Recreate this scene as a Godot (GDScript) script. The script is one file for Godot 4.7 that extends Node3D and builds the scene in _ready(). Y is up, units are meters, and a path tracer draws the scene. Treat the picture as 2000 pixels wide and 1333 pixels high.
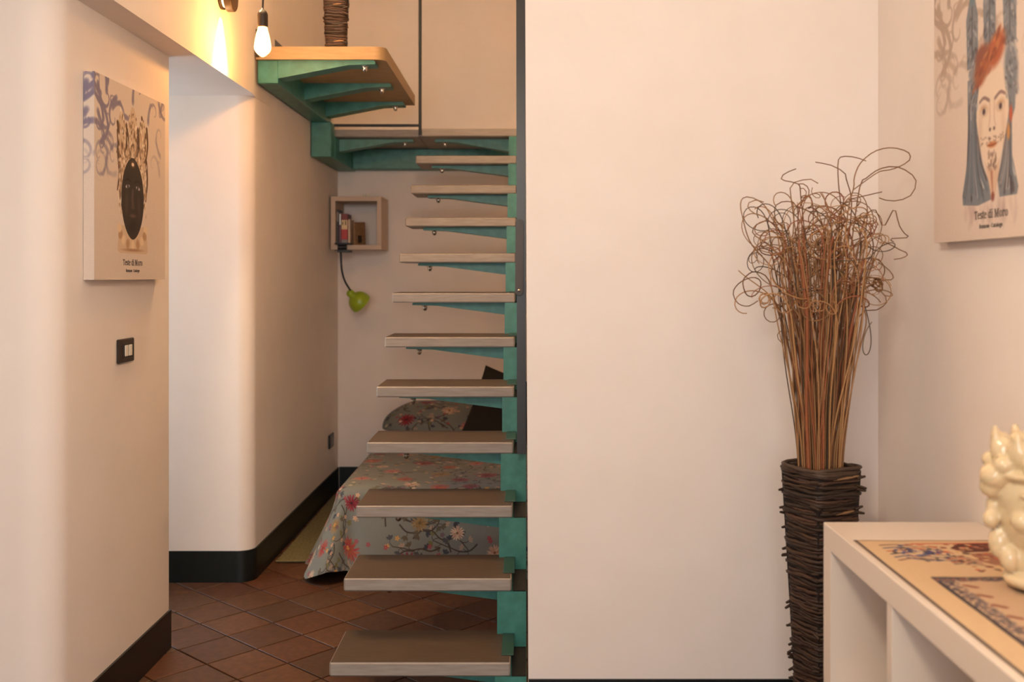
extends Node3D
# World: x to the right, y up, the camera looks along -z. "d" below is the distance in front of the camera (z = -d).
const EYE := 1.42
# light colours (sRGB as shown to the eye of the engine) and energies
const WINDOW_COL := Color(0.95, 0.97, 1.0)
const WINDOW_E := 7.2
const PASSAGE_COL := Color(0.76, 0.90, 1.0)
const PASSAGE_E := 2.45
const ADDED_GLOBE_COL := Color(1.0, 0.945, 0.87)
const ADDED_GLOBE_E := 1.7
const BULB_COL := Color(1.0, 0.69, 0.35)
const BULB_E := 0.28
const SCONCE_COL := Color(1.0, 0.87, 0.68)
const SCONCE_DOWN_E := 1.9
const SCONCE_UP_E := 28.0
const GLOW := 1.0
const SKY_E := 1.0
var rng := RandomNumberGenerator.new()
var used := {}
var M := {}

# ---------------------------------------------------------------- naming
func numbered(called: String) -> String:
	var n: int = used.get(called, 0)
	used[called] = n + 1
	return called if n == 0 else "%s_%03d" % [called, n]

func tag(o: Node, label: String, category: String, group := "", kind := "") -> void:
	o.set_meta("label", label)
	o.set_meta("category", category)
	if group != "":
		o.set_meta("group", group)
	if kind != "":
		o.set_meta("kind", kind)

func thing(called: String, label: String, category: String, at: Vector3, group := "", kind := "") -> Node3D:
	var o := Node3D.new()
	o.name = numbered(called)
	o.position = at
	add_child(o, true)
	tag(o, label, category, group, kind)
	return o

# geometry is written in world coordinates; a part of a thing is shifted back by the thing's own place
func part(called: String, st, mat: Material, parent: Node3D, shift := true) -> MeshInstance3D:
	var mi := MeshInstance3D.new()
	mi.name = called
	mi.mesh = st.commit() if st is SurfaceTool else st
	mi.material_override = mat
	if shift and parent != self and parent.get_parent() == self:
		mi.position = -parent.position
	parent.add_child(mi, true)
	return mi

func solo(called: String, st, mat: Material, label: String, category: String, group := "", kind := "") -> MeshInstance3D:
	var mi := part(numbered(called), st, mat, self)
	tag(mi, label, category, group, kind)
	return mi

func structure(called: String, st, mat: Material, label: String, category := "wall") -> MeshInstance3D:
	return solo(called, st, mat, label, category, "", "structure")

# ---------------------------------------------------------------- geometry
func V(x: float, y: float, d: float) -> Vector3:
	return Vector3(x, y, -d)

func begin() -> SurfaceTool:
	var st := SurfaceTool.new()
	st.begin(Mesh.PRIMITIVE_TRIANGLES)
	return st

func tri(st: SurfaceTool, a: Vector3, b: Vector3, c: Vector3, out: Vector3) -> void:
	var n := (b - a).cross(c - a)
	if n.length_squared() < 1e-18:
		return
	if n.dot(out) > 0.0:
		var t := b
		b = c
		c = t
	else:
		n = -n
	n = n.normalized()
	for p in [a, b, c]:
		st.set_normal(n)
		st.add_vertex(p)

func quad(st: SurfaceTool, a: Vector3, b: Vector3, c: Vector3, d: Vector3, out: Vector3) -> void:
	tri(st, a, b, c, out)
	tri(st, a, c, d, out)

# box with chamfered edges; basis turns it about its centre
func box(st: SurfaceTool, mn: Vector3, mx: Vector3, bev := 0.0, turn := Basis()) -> void:
	var c := (mn + mx) / 2.0
	var h := (mx - mn).abs() / 2.0
	bev = minf(bev, minf(h.x, minf(h.y, h.z)) * 0.9)
	var f := func(sx: int, sy: int, sz: int, ax: int) -> Vector3:
		var p := Vector3(sx * (h.x - bev), sy * (h.y - bev), sz * (h.z - bev))
		if ax == 0: p.x = sx * h.x
		elif ax == 1: p.y = sy * h.y
		else: p.z = sz * h.z
		return c + turn * p
	for s in [-1, 1]:
		quad(st, f.call(s, -1, -1, 0), f.call(s, 1, -1, 0), f.call(s, 1, 1, 0), f.call(s, -1, 1, 0), turn * Vector3(s, 0, 0))
		quad(st, f.call(-1, s, -1, 1), f.call(1, s, -1, 1), f.call(1, s, 1, 1), f.call(-1, s, 1, 1), turn * Vector3(0, s, 0))
		quad(st, f.call(-1, -1, s, 2), f.call(1, -1, s, 2), f.call(1, 1, s, 2), f.call(-1, 1, s, 2), turn * Vector3(0, 0, s))
	if bev <= 0.0:
		return
	for s in [-1, 1]:
		for t in [-1, 1]:
			quad(st, f.call(s, t, -1, 0), f.call(s, t, 1, 0), f.call(s, t, 1, 1), f.call(s, t, -1, 1), turn * Vector3(s, t, 0))
			quad(st, f.call(s, -1, t, 0), f.call(s, 1, t, 0), f.call(s, 1, t, 2), f.call(s, -1, t, 2), turn * Vector3(s, 0, t))
			quad(st, f.call(-1, s, t, 1), f.call(1, s, t, 1), f.call(1, s, t, 2), f.call(-1, s, t, 2), turn * Vector3(0, s, t))
			for u in [-1, 1]:
				tri(st, f.call(s, t, u, 0), f.call(s, t, u, 1), f.call(s, t, u, 2), turn * Vector3(s, t, u))

# footprint polygon (x, d) pulled up from y0 to y1; gentle corners are shaded smooth
func prism(st: SurfaceTool, poly: PackedVector2Array, y0: float, y1: float, lid := true) -> void:
	var n := poly.size()
	var area := 0.0
	for i in n:
		area += poly[i].cross(poly[(i + 1) % n])
	var sgn := 1.0 if area > 0.0 else -1.0
	var en := []
	for i in n:
		var e := (poly[(i + 1) % n] - poly[i]).normalized()
		en.append(Vector2(e.y, -e.x) * sgn)
	for i in n:
		var j := (i + 1) % n
		var na: Vector2 = en[i]
		var nb: Vector2 = en[i]
		var prev: Vector2 = en[(i + n - 1) % n]
		var next: Vector2 = en[j]
		if prev.dot(na) > 0.75: na = (prev + na).normalized()
		if next.dot(nb) > 0.75: nb = (next + nb).normalized()
		var v := [V(poly[i].x, y0, poly[i].y), V(poly[j].x, y0, poly[j].y), V(poly[j].x, y1, poly[j].y), V(poly[i].x, y1, poly[i].y)]
		var nn := [V(na.x, 0, na.y), V(nb.x, 0, nb.y), V(nb.x, 0, nb.y), V(na.x, 0, na.y)]
		var order := [0, 1, 2, 0, 2, 3]
		if (v[1] - v[0]).cross(v[2] - v[0]).dot(V(en[i].x, 0, en[i].y)) > 0.0:
			order = [0, 2, 1, 0, 3, 2]
		for k in order:
			st.set_normal(nn[k])
			st.add_vertex(v[k])
	if lid:
		var idx := Geometry2D.triangulate_polygon(poly)
		for k in range(0, idx.size(), 3):
			for y in [y0, y1]:
				tri(st, V(poly[idx[k]].x, y, poly[idx[k]].y), V(poly[idx[k + 1]].x, y, poly[idx[k + 1]].y), V(poly[idx[k + 2]].x, y, poly[idx[k + 2]].y), Vector3(0, 1 if y == y1 else -1, 0))

# outline in a plane (origin o, axes ex, ey), given depth along ez
func slab(st: SurfaceTool, poly: PackedVector2Array, o: Vector3, ex: Vector3, ey: Vector3, ez: Vector3) -> void:
	var n := poly.size()
	var mid := Vector2()
	for p in poly: mid += p / n
	var area := 0.0
	for i in n: area += poly[i].cross(poly[(i + 1) % n])
	var sgn := 1.0 if area > 0.0 else -1.0
	for i in n:
		var a := o + ex * poly[i].x + ey * poly[i].y
		var b := o + ex * poly[(i + 1) % n].x + ey * poly[(i + 1) % n].y
		var e := (poly[(i + 1) % n] - poly[i]).normalized()
		quad(st, a, b, b + ez, a + ez, (ex * e.y - ey * e.x) * sgn)
	var idx := Geometry2D.triangulate_polygon(poly)
	for k in range(0, idx.size(), 3):
		var q := []
		for m in 3: q.append(o + ex * poly[idx[k + m]].x + ey * poly[idx[k + m]].y)
		tri(st, q[0], q[1], q[2], -ez)
		tri(st, q[0] + ez, q[1] + ez, q[2] + ez, ez)

func tube(st: SurfaceTool, pts: Array, radii, sides := 8, closed := false, col = null) -> void:
	var n := pts.size()
	var rings := []
	var up := Vector3(0.31, 0.87, 0.38).normalized()
	for i in n:
		var a: Vector3 = pts[(i + n - 1) % n] if closed else pts[maxi(i - 1, 0)]
		var b: Vector3 = pts[(i + 1) % n] if closed else pts[mini(i + 1, n - 1)]
		var t := (b - a).normalized()
		var s := t.cross(up)
		if s.length() < 0.05: s = t.cross(Vector3.RIGHT)
		s = s.normalized()
		up = s.cross(t).normalized()
		var r: float = radii[i] if radii is Array else radii
		var ring := []
		for k in sides:
			var an := TAU * k / sides
			ring.append([pts[i] + (s * cos(an) + up * sin(an)) * r, s * cos(an) + up * sin(an)])
		rings.append(ring)
	for i in (n if closed else n - 1):
		var r0: Array = rings[i]
		var r1: Array = rings[(i + 1) % n]
		for k in sides:
			var l := (k + 1) % sides
			facet(st, [r0[k], r0[l], r1[l]], col)
			facet(st, [r0[k], r1[l], r1[k]], col)
	if not closed:
		for e in [0, n - 1]:
			var out: Vector3 = pts[e] - pts[1 if e == 0 else n - 2]
			for k in range(1, sides - 1):
				if col != null: st.set_color(col)
				tri(st, rings[e][0][0], rings[e][k][0], rings[e][k + 1][0], out)

func facet(st: SurfaceTool, v: Array, col = null) -> void:
	var a: Vector3 = v[0][0]
	var b: Vector3 = v[1][0]
	var c: Vector3 = v[2][0]
	var o := [0, 1, 2]
	if (b - a).cross(c - a).dot(v[0][1] + v[1][1] + v[2][1]) > 0.0:
		o = [0, 2, 1]
	for k in o:
		st.set_normal(v[k][1])
		if col != null: st.set_color(col)
		st.add_vertex(v[k][0])

# profile of (radius, height) turned about the y axis of t
func lathe(st: SurfaceTool, prof: Array, segs: int, t: Transform3D) -> void:
	var n := prof.size()
	var nor := []
	for i in n:
		var a: Vector2 = prof[maxi(i - 1, 0)]
		var b: Vector2 = prof[mini(i + 1, n - 1)]
		var e := (b - a).normalized()
		nor.append(Vector2(e.y, -e.x))
	for i in n - 1:
		for k in segs:
			var q := []
			for m in [[i, k], [i, k + 1], [i + 1, k + 1], [i + 1, k]]:
				var an: float = TAU * m[1] / segs
				var p: Vector2 = prof[m[0]]
				var w: Vector2 = nor[m[0]]
				q.append([t * Vector3(p.x * cos(an), p.y, p.x * sin(an)), (t.basis * Vector3(w.x * cos(an), w.y, w.x * sin(an))).normalized()])
			facet(st, [q[0], q[1], q[2]])
			facet(st, [q[0], q[2], q[3]])

# a surface over a grid of points [rows][columns], with uv; out says which way it faces
func sheet(st: SurfaceTool, g: Array, uv: Array, flip := false) -> void:
	var h := g.size()
	var w: int = g[0].size()
	var nr := []
	for j in h:
		var row := []
		for i in w:
			var dx: Vector3 = g[j][mini(i + 1, w - 1)] - g[j][maxi(i - 1, 0)]
			var dy: Vector3 = g[mini(j + 1, h - 1)][i] - g[maxi(j - 1, 0)][i]
			var nn := dx.cross(dy).normalized()
			row.append(-nn if flip else nn)
		nr.append(row)
	for j in h - 1:
		for i in w - 1:
			for k in ([[0, 0], [1, 1], [1, 0], [0, 0], [0, 1], [1, 1]] if not flip else [[0, 0], [1, 0], [1, 1], [0, 0], [1, 1], [0, 1]]):
				st.set_normal(nr[j + k[1]][i + k[0]])
				st.set_uv(uv[j + k[1]][i + k[0]])
				st.add_vertex(g[j + k[1]][i + k[0]])

func arc(c: Vector2, r: float, a0: float, a1: float, n: int) -> PackedVector2Array:
	var out := PackedVector2Array()
	for i in n + 1:
		var a := deg_to_rad(lerpf(a0, a1, float(i) / n))
		out.append(c + Vector2(cos(a), sin(a)) * r)
	return out

func smooth_path(keys: Array, n: int) -> Array:
	var c := Curve3D.new()
	for i in keys.size():
		var a: Vector3 = keys[maxi(i - 1, 0)]
		var b: Vector3 = keys[mini(i + 1, keys.size() - 1)]
		c.add_point(keys[i], -(b - a) / 5.0, (b - a) / 5.0)
	var out := []
	var l := c.get_baked_length()
	for i in n + 1: out.append(c.sample_baked(l * i / n, true))
	return out

# pillow-like body: half sizes h, turned and set by t
func cushion(st: SurfaceTool, h: Vector3, t: Transform3D, n := 22, uvscale := 1.0, rest := -1.0) -> void:
	for side in [1.0, -1.0]:
		var g := []
		var uv := []
		for j in n + 1:
			var row := []
			var ur := []
			for i in n + 1:
				var u := -1.0 + 2.0 * i / n
				var v := -1.0 + 2.0 * j / n
				var e := (1.0 - pow(absf(u), 2.6)) * (1.0 - pow(absf(v), 2.6))
				var pinch := 1.0 - 0.07 * (1.0 - absf(u) * absf(v)) * (u * u + v * v) * 0.7
				var p := t * Vector3(u * h.x * pinch, v * h.y * pinch, side * h.z * pow(maxf(e, 0.0), 0.42))
				p.y = maxf(p.y, rest)
				row.append(p)
				ur.append(Vector2(u * h.x, v * h.y) * uvscale + Vector2(0.5, 0.45))
			g.append(row)
			uv.append(ur)
		sheet(st, g, uv, side < 0.0)

# soft rounded body (a plump pillow): half sizes h, e below 1 squares it off
func plump(st: SurfaceTool, h: Vector3, e: float, t: Transform3D, n := 28) -> void:
	var g := []
	var uv := []
	var pw := func(v: float) -> float: return signf(v) * pow(absf(v), e)
	for j in n + 1:
		var la := -PI / 2 + PI * j / n
		var row := []
		var ur := []
		for i in 2 * n + 1:
			var lo := TAU * i / (2 * n)
			var p := Vector3(pw.call(cos(la)) * pw.call(cos(lo)) * h.x, pw.call(cos(la)) * pw.call(sin(lo)) * h.y, pw.call(sin(la)) * h.z)
			p.z *= (1.0 if p.z > 0.0 else 0.15) * (1.0 + 0.05 * sin(p.x * 21.0) * cos(p.y * 17.0))
			row.append(t * p)
			ur.append(Vector2(p.x + 0.05, -p.y - p.z * 1.2 + 0.78))
		g.append(row)
		uv.append(ur)
	sheet(st, g, uv, false)

# ---------------------------------------------------------------- pictures
class Pic:
	var im: Image
	var w: int
	var h: int
	var wrap := false
	var sx := 1.0
	func _init(ww: int, hh: int, c: Color) -> void:
		w = ww
		h = hh
		im = Image.create(w, h, false, Image.FORMAT_RGB8)
		im.fill(c)
	func dot(x: int, y: int, c: Color, a: float) -> void:
		if wrap:
			x = posmod(x, w)
			y = posmod(y, h)
		elif x < 0 or y < 0 or x >= w or y >= h:
			return
		im.set_pixel(x, y, im.get_pixel(x, y).lerp(c, a))
	func ell(cx: float, cy: float, rx: float, ry: float, rot: float, c: Color, soft := 0.25, alpha := 1.0) -> void:
		if sx != 1.0:
			cx = (cx - 0.5 * w) * sx + 0.5 * w
			rx *= sx
		var r := int(maxf(rx, ry) + 2)
		var ca := cos(rot)
		var sa := sin(rot)
		for y in range(int(cy) - r, int(cy) + r + 1):
			for x in range(int(cx) - r, int(cx) + r + 1):
				var dx := x - cx
				var dy := y - cy
				var q := sqrt(pow((dx * ca + dy * sa) / rx, 2) + pow((-dx * sa + dy * ca) / ry, 2))
				if q < 1.0:
					dot(x, y, c, alpha * clampf((1.0 - q) / soft, 0, 1))
	func line(pts: Array, r0: float, r1: float, c: Color, alpha := 1.0) -> void:
		var seg := []
		for i in pts.size() - 1:
			var n := maxi(1, int((pts[i + 1] - pts[i]).length() / maxf(0.6 * minf(r0, r1), 0.7)))
			for k in n:
				seg.append(pts[i].lerp(pts[i + 1], float(k) / n))
		for i in seg.size():
			var r := lerpf(r0, r1, float(i) / seg.size())
			ell(seg[i].x, seg[i].y, r, r, 0, c, 0.5, alpha)
	func curve(keys: Array, r0: float, r1: float, c: Color, alpha := 1.0) -> void:
		var cu := Curve2D.new()
		for i in keys.size():
			var t: Vector2 = (keys[mini(i + 1, keys.size() - 1)] - keys[maxi(i - 1, 0)]) / 6.0
			cu.add_point(keys[i], -t, t)
		var pts := []
		var l := cu.get_baked_length()
		for i in 25: pts.append(cu.sample_baked(l * i / 24.0, true))
		line(pts, r0, r1, c, alpha)
	func poly(pts: Array, c: Color, alpha := 1.0) -> void:
		var pp := PackedVector2Array()
		for i in pts.size():
			pts[i] = Vector2((pts[i].x - 0.5 * w) * sx + 0.5 * w, pts[i].y)
			pp.append(pts[i])
		var mn: Vector2 = pts[0]
		var mx: Vector2 = pts[0]
		for p in pts:
			mn = mn.min(p)
			mx = mx.max(p)
		for y in range(int(mn.y), int(mx.y) + 1):
			for x in range(int(mn.x), int(mx.x) + 1):
				if Geometry2D.is_point_in_polygon(Vector2(x, y), pp):
					dot(x, y, c, alpha)
	func grain(rg: RandomNumberGenerator, amount: float) -> void:
		for y in h:
			for x in w:
				var k := 1.0 + rg.randf_range(-amount, amount)
				var c := im.get_pixel(x, y)
				im.set_pixel(x, y, Color(c.r * k, c.g * k, c.b * k))
	func tex() -> ImageTexture:
		im.generate_mipmaps()
		return ImageTexture.create_from_image(im)

func rgb(r: int, g: int, b: int) -> Color:
	return Color8(r, g, b)

# ---------------------------------------------------------------- materials
func noise_tex(freq: float, lo: Color, hi: Color, size := 512, sd := 1, fractal := 4, stretch := 1.0) -> ImageTexture:
	var nz := FastNoiseLite.new()
	nz.seed = sd
	nz.frequency = freq
	nz.fractal_octaves = fractal
	nz.noise_type = FastNoiseLite.TYPE_SIMPLEX_SMOOTH
	var src := nz.get_seamless_image(size, size)
	var im := Image.create(size, size, false, Image.FORMAT_RGB8)
	for y in size:
		for x in size:
			im.set_pixel(x, y, lo.lerp(hi, src.get_pixel(x, int(y * stretch) % size).r))
	im.generate_mipmaps()
	return ImageTexture.create_from_image(im)

func mat(called: String, c: Color, rough: float, tex: Texture2D = null, scale := 1.0, bump: Texture2D = null, depth := 0.0, metal := 0.0) -> StandardMaterial3D:
	var m := StandardMaterial3D.new()
	m.resource_name = called
	m.albedo_color = c
	m.roughness = rough
	m.metallic = metal
	if tex or bump:
		m.uv1_triplanar = true
		m.uv1_world_triplanar = true
		m.uv1_scale = Vector3.ONE * scale
	if tex: m.albedo_texture = tex
	if bump:
		m.heightmap_enabled = true
		m.heightmap_texture = bump
		m.heightmap_scale = depth
	M[called] = m
	return m

func materials() -> void:
	var bw := noise_tex(0.012, Color(0.2, 0.2, 0.2), Color(0.8, 0.8, 0.8), 512, 4, 5)
	var plaster := noise_tex(0.006, rgb(251, 250, 248), rgb(255, 255, 255), 512, 9, 4)
	mat("plaster", rgb(238, 225, 215), 0.85, plaster, 0.9, bw, 0.04)
	mat("ceiling_paint", rgb(232, 222, 210), 0.9)
	mat("skirting", rgb(17, 23, 21), 0.36, noise_tex(0.02, rgb(200, 200, 200), rgb(255, 255, 255), 256, 3, 3), 2.0)
	mat("grout", rgb(112, 82, 60), 0.9, bw, 3.0)
	var tt := noise_tex(0.014, rgb(180, 165, 155), rgb(255, 250, 245), 512, 21, 5)
	var tones := [rgb(88, 54, 28), rgb(82, 48, 25), rgb(96, 59, 31), rgb(78, 48, 27), rgb(91, 51, 25), rgb(87, 57, 33)]
	for i in 6:
		mat("tile%d" % i, tones[i], 0.5, tt, 2.6 + 0.3 * i, bw, 0.06)
	var grain := noise_tex(0.02, rgb(226, 220, 212), rgb(255, 252, 248), 512, 31, 5)
	mat("wood", rgb(162, 154, 147), 0.55, grain, 1.0, bw, 0.02)
	M.wood.uv1_scale = Vector3(0.7, 6.0, 4.0)
	mat("honey_wood", rgb(176, 146, 104), 0.5, grain, 1.0, bw, 0.02)
	M.honey_wood.uv1_scale = Vector3(0.7, 6.0, 4.0)
	mat("worn_shaded_wood", rgb(76, 61, 49), 0.5, grain, 1.0, bw, 0.02)  # brown worn wood, with the shade on the tread tops darkened into it
	M.worn_shaded_wood.uv1_scale = Vector3(0.7, 6.0, 4.0)
	mat("shelf_wood", rgb(198, 174, 152), 0.55)
	var worn := noise_tex(0.02, rgb(205, 215, 210), rgb(255, 255, 255), 256, 41, 4)
	mat("green", rgb(66, 134, 122), 0.42, worn, 3.0)
	mat("dark_green", rgb(28, 62, 50), 0.4)
	mat("black_steel", rgb(46, 49, 51), 0.4, null, 1.0, null, 0.0, 0.1)
	mat("brown_steel", rgb(54, 40, 24), 0.45)
	mat("dark_top", rgb(8, 12, 10), 0.9)
	mat("chrome", rgb(205, 200, 190), 0.18, null, 1.0, null, 0.0, 1.0)
	mat("black_plastic", rgb(24, 20, 18), 0.4)
	mat("bakelite", rgb(46, 34, 26), 0.35)
	mat("ivory", rgb(226, 214, 196), 0.35)
	mat("white_board", rgb(222, 205, 188), 0.32)
	mat("cream_glaze", rgb(214, 190, 150), 0.18)
	M.cream_glaze.clearcoat_enabled = true
	M.cream_glaze.clearcoat = 0.6
	M.cream_glaze.clearcoat_roughness = 0.06
	M.cream_glaze.subsurf_scatter_enabled = true
	M.cream_glaze.subsurf_scatter_strength = 0.1
	mat("lime", rgb(150, 172, 36), 0.3)
	mat("rug", rgb(124, 112, 76), 0.95, noise_tex(0.05, rgb(200, 200, 190), rgb(255, 255, 255), 256, 51, 2), 4.0, bw, 0.4)
	mat("brown_cloth", rgb(30, 23, 14), 0.9, null, 1.0, bw, 0.1)
	mat("lining", rgb(34, 22, 15), 0.9)
	var wk := mat("wicker", Color.WHITE, 0.62)
	wk.vertex_color_use_as_albedo = true
	var tw := mat("twig", Color.WHITE, 0.6)
	tw.vertex_color_use_as_albedo = true
	mat("canvas_side", rgb(232, 222, 212), 0.8)
	mat("print_black", rgb(52, 44, 40), 0.8)
	mat("wire", rgb(20, 18, 17), 0.5)
	var gl := mat("clear_glass", Color(0.95, 0.97, 0.97, 0.12), 0.05)
	gl.transparency = BaseMaterial3D.TRANSPARENCY_ALPHA
	var bulb := mat("bulb_glow", rgb(255, 226, 170), 0.2)
	bulb.emission_enabled = true
	bulb.emission = rgb(255, 226, 168)
	bulb.emission_energy_multiplier = 2.2 * GLOW
	var slot := mat("sconce_glow", rgb(255, 235, 200), 0.3)
	slot.emission_enabled = true
	slot.emission = rgb(255, 226, 170)
	slot.emission_energy_multiplier = 3.0 * GLOW
	var gg := mat("added_globe_glow", rgb(255, 236, 200), 0.3)
	gg.emission_enabled = true
	gg.emission = rgb(255, 214, 160)
	gg.emission_energy_multiplier = 1.5 * GLOW
	# bedspread print
	var fm := StandardMaterial3D.new()
	fm.albedo_texture = floral()
	fm.roughness = 0.85
	fm.rim_enabled = true
	fm.rim = 0.2
	M.floral = fm

func floral() -> ImageTexture:
	var r := RandomNumberGenerator.new()
	r.seed = 77
	var p := Pic.new(1024, 1024, rgb(112, 112, 105))
	p.wrap = true
	var stem := rgb(62, 50, 44)
	for k in 52:
		var a := Vector2(r.randf() * 1024, r.randf() * 1024)
		var an := r.randf() * TAU
		var keys := [a]
		for i in 5:
			an += r.randf_range(-0.8, 0.8)
			a += Vector2(cos(an), sin(an)) * 46.0
			keys.append(a)
			var side := an + (1.1 if i % 2 == 0 else -1.1)
			var tip := a + Vector2(cos(side), sin(side)) * r.randf_range(18, 44)
			p.curve([a, a.lerp(tip, 0.5) + Vector2(cos(an), sin(an)) * 8.0, tip], 2.2, 1.2, stem)
			var lc: Color = [rgb(66, 66, 70), rgb(104, 98, 62), rgb(84, 74, 60), rgb(150, 128, 110), rgb(52, 54, 66)][r.randi() % 5]
			for q in 3:
				var la := side + (q - 1) * 0.8
				p.ell(tip.x + cos(la) * 10, tip.y + sin(la) * 10, 13, 6.5, la, lc)
		p.curve(keys, 4.6, 2.4, stem)
	var reds := [[rgb(140, 34, 44), rgb(92, 18, 30)], [rgb(188, 112, 102), rgb(150, 66, 68)], [rgb(198, 172, 146), rgb(160, 112, 92)], [rgb(146, 46, 50), rgb(160, 96, 54)], [rgb(124, 96, 58), rgb(150, 120, 76)]]
	var spots := [[90, 120, 0, 56], [330, 250, 1, 44], [610, 130, 3, 52], [850, 300, 2, 48], [180, 470, 3, 56], [470, 520, 0, 60], [760, 560, 1, 46], [960, 640, 0, 54], [80, 800, 2, 50], [330, 780, 1, 48], [590, 830, 4, 54], [830, 880, 0, 58], [420, 990, 3, 44], [700, 380, 2, 34], [960, 60, 1, 40], [260, 640, 2, 34], [520, 330, 4, 40], [190, 240, 0, 40], [470, 90, 2, 42], [760, 120, 0, 46], [980, 380, 3, 44], [620, 640, 3, 40], [880, 470, 2, 36], [200, 960, 1, 44], [700, 980, 0, 50], [60, 330, 4, 40]]
	for s in spots:
		var base: Color = reds[s[2]][0]
		var deep: Color = reds[s[2]][1]
		var rr: float = s[3] * 1.12
		for tier in 3:
			var rad: float = rr * [0.66, 0.44, 0.22][tier]
			var cnt: int = [15, 11, 7][tier]
			for k in cnt:
				var an := TAU * k / cnt + tier * 0.3 + r.randf_range(-0.08, 0.08)
				var c := base.lerp(deep, r.randf_range(0.0, 0.7)).lightened(0.05 * (1 - tier))
				p.ell(s[0] + cos(an) * rad, s[1] + sin(an) * rad, rr * 0.34, rr * 0.11, an, c, 0.4)
		p.ell(s[0], s[1], rr * 0.2, rr * 0.2, 0, deep.darkened(0.4), 0.5)
	for k in 120:
		var x := r.randf() * 1024
		var y := r.randf() * 1024
		var c: Color = [rgb(196, 150, 120), rgb(206, 184, 150), rgb(150, 60, 66), rgb(196, 140, 70), rgb(100, 70, 84)][r.randi() % 5]
		for q in 5:
			p.ell(x + cos(q * 1.257) * 7, y + sin(q * 1.257) * 7, 6, 4, q * 1.257, c)
	p.grain(r, 0.05)
	return p.tex()

func swirls(p: Pic, col: Color, fade: float) -> void:
	# soft scrolling leaves that fade out downwards and to the right
	var r := RandomNumberGenerator.new()
	r.seed = 15
	for k in 30:
		var c := Vector2(r.randf_range(-0.02, 0.95), r.randf_range(-0.02, 0.5))
		if k < 14: c.x *= 0.4
		var al := clampf(fade * (1.0 - c.y * 1.9) * (1.0 - c.x * 0.6), 0.05, 0.9)
		var hand := 1.0 if k % 2 == 0 else -1.0
		var keys := []
		var a := r.randf() * TAU
		var q := c
		for m in 9:
			keys.append(Vector2(q.x * p.w, q.y * p.h))
			a += hand * (0.1 + m * 0.13)
			q += Vector2(cos(a), sin(a)) * 0.042 * (1.0 - m * 0.06)
		p.curve(keys, p.w * 0.022, p.w * 0.006, col, al * 0.55)
		var b := Vector2(keys[2].x, keys[2].y)
		p.curve([b, b + Vector2(cos(a + 1.0), sin(a + 1.0)) * 20.0, b + Vector2(cos(a + 2.0), sin(a + 2.0)) * 34.0], p.w * 0.014, p.w * 0.004, col, al * 0.5)

func at_uv(p: Pic, u: float, v: float) -> Vector2:
	return Vector2(u * p.w, v * p.h)

func dabs(p: Pic, r: RandomNumberGenerator, box4: Array, n: int, pal: Array, size: float, tall: float, turn: float, alpha: float) -> void:
	for k in n:
		var q := r.randf_range(0.6, 1.4) * size
		p.ell(r.randf_range(box4[0], box4[1]) * p.w, r.randf_range(box4[2], box4[3]) * p.h, q, q * tall, turn + r.randf_range(-0.3, 0.3), pal[r.randi() % pal.size()], 0.6, alpha)

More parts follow.
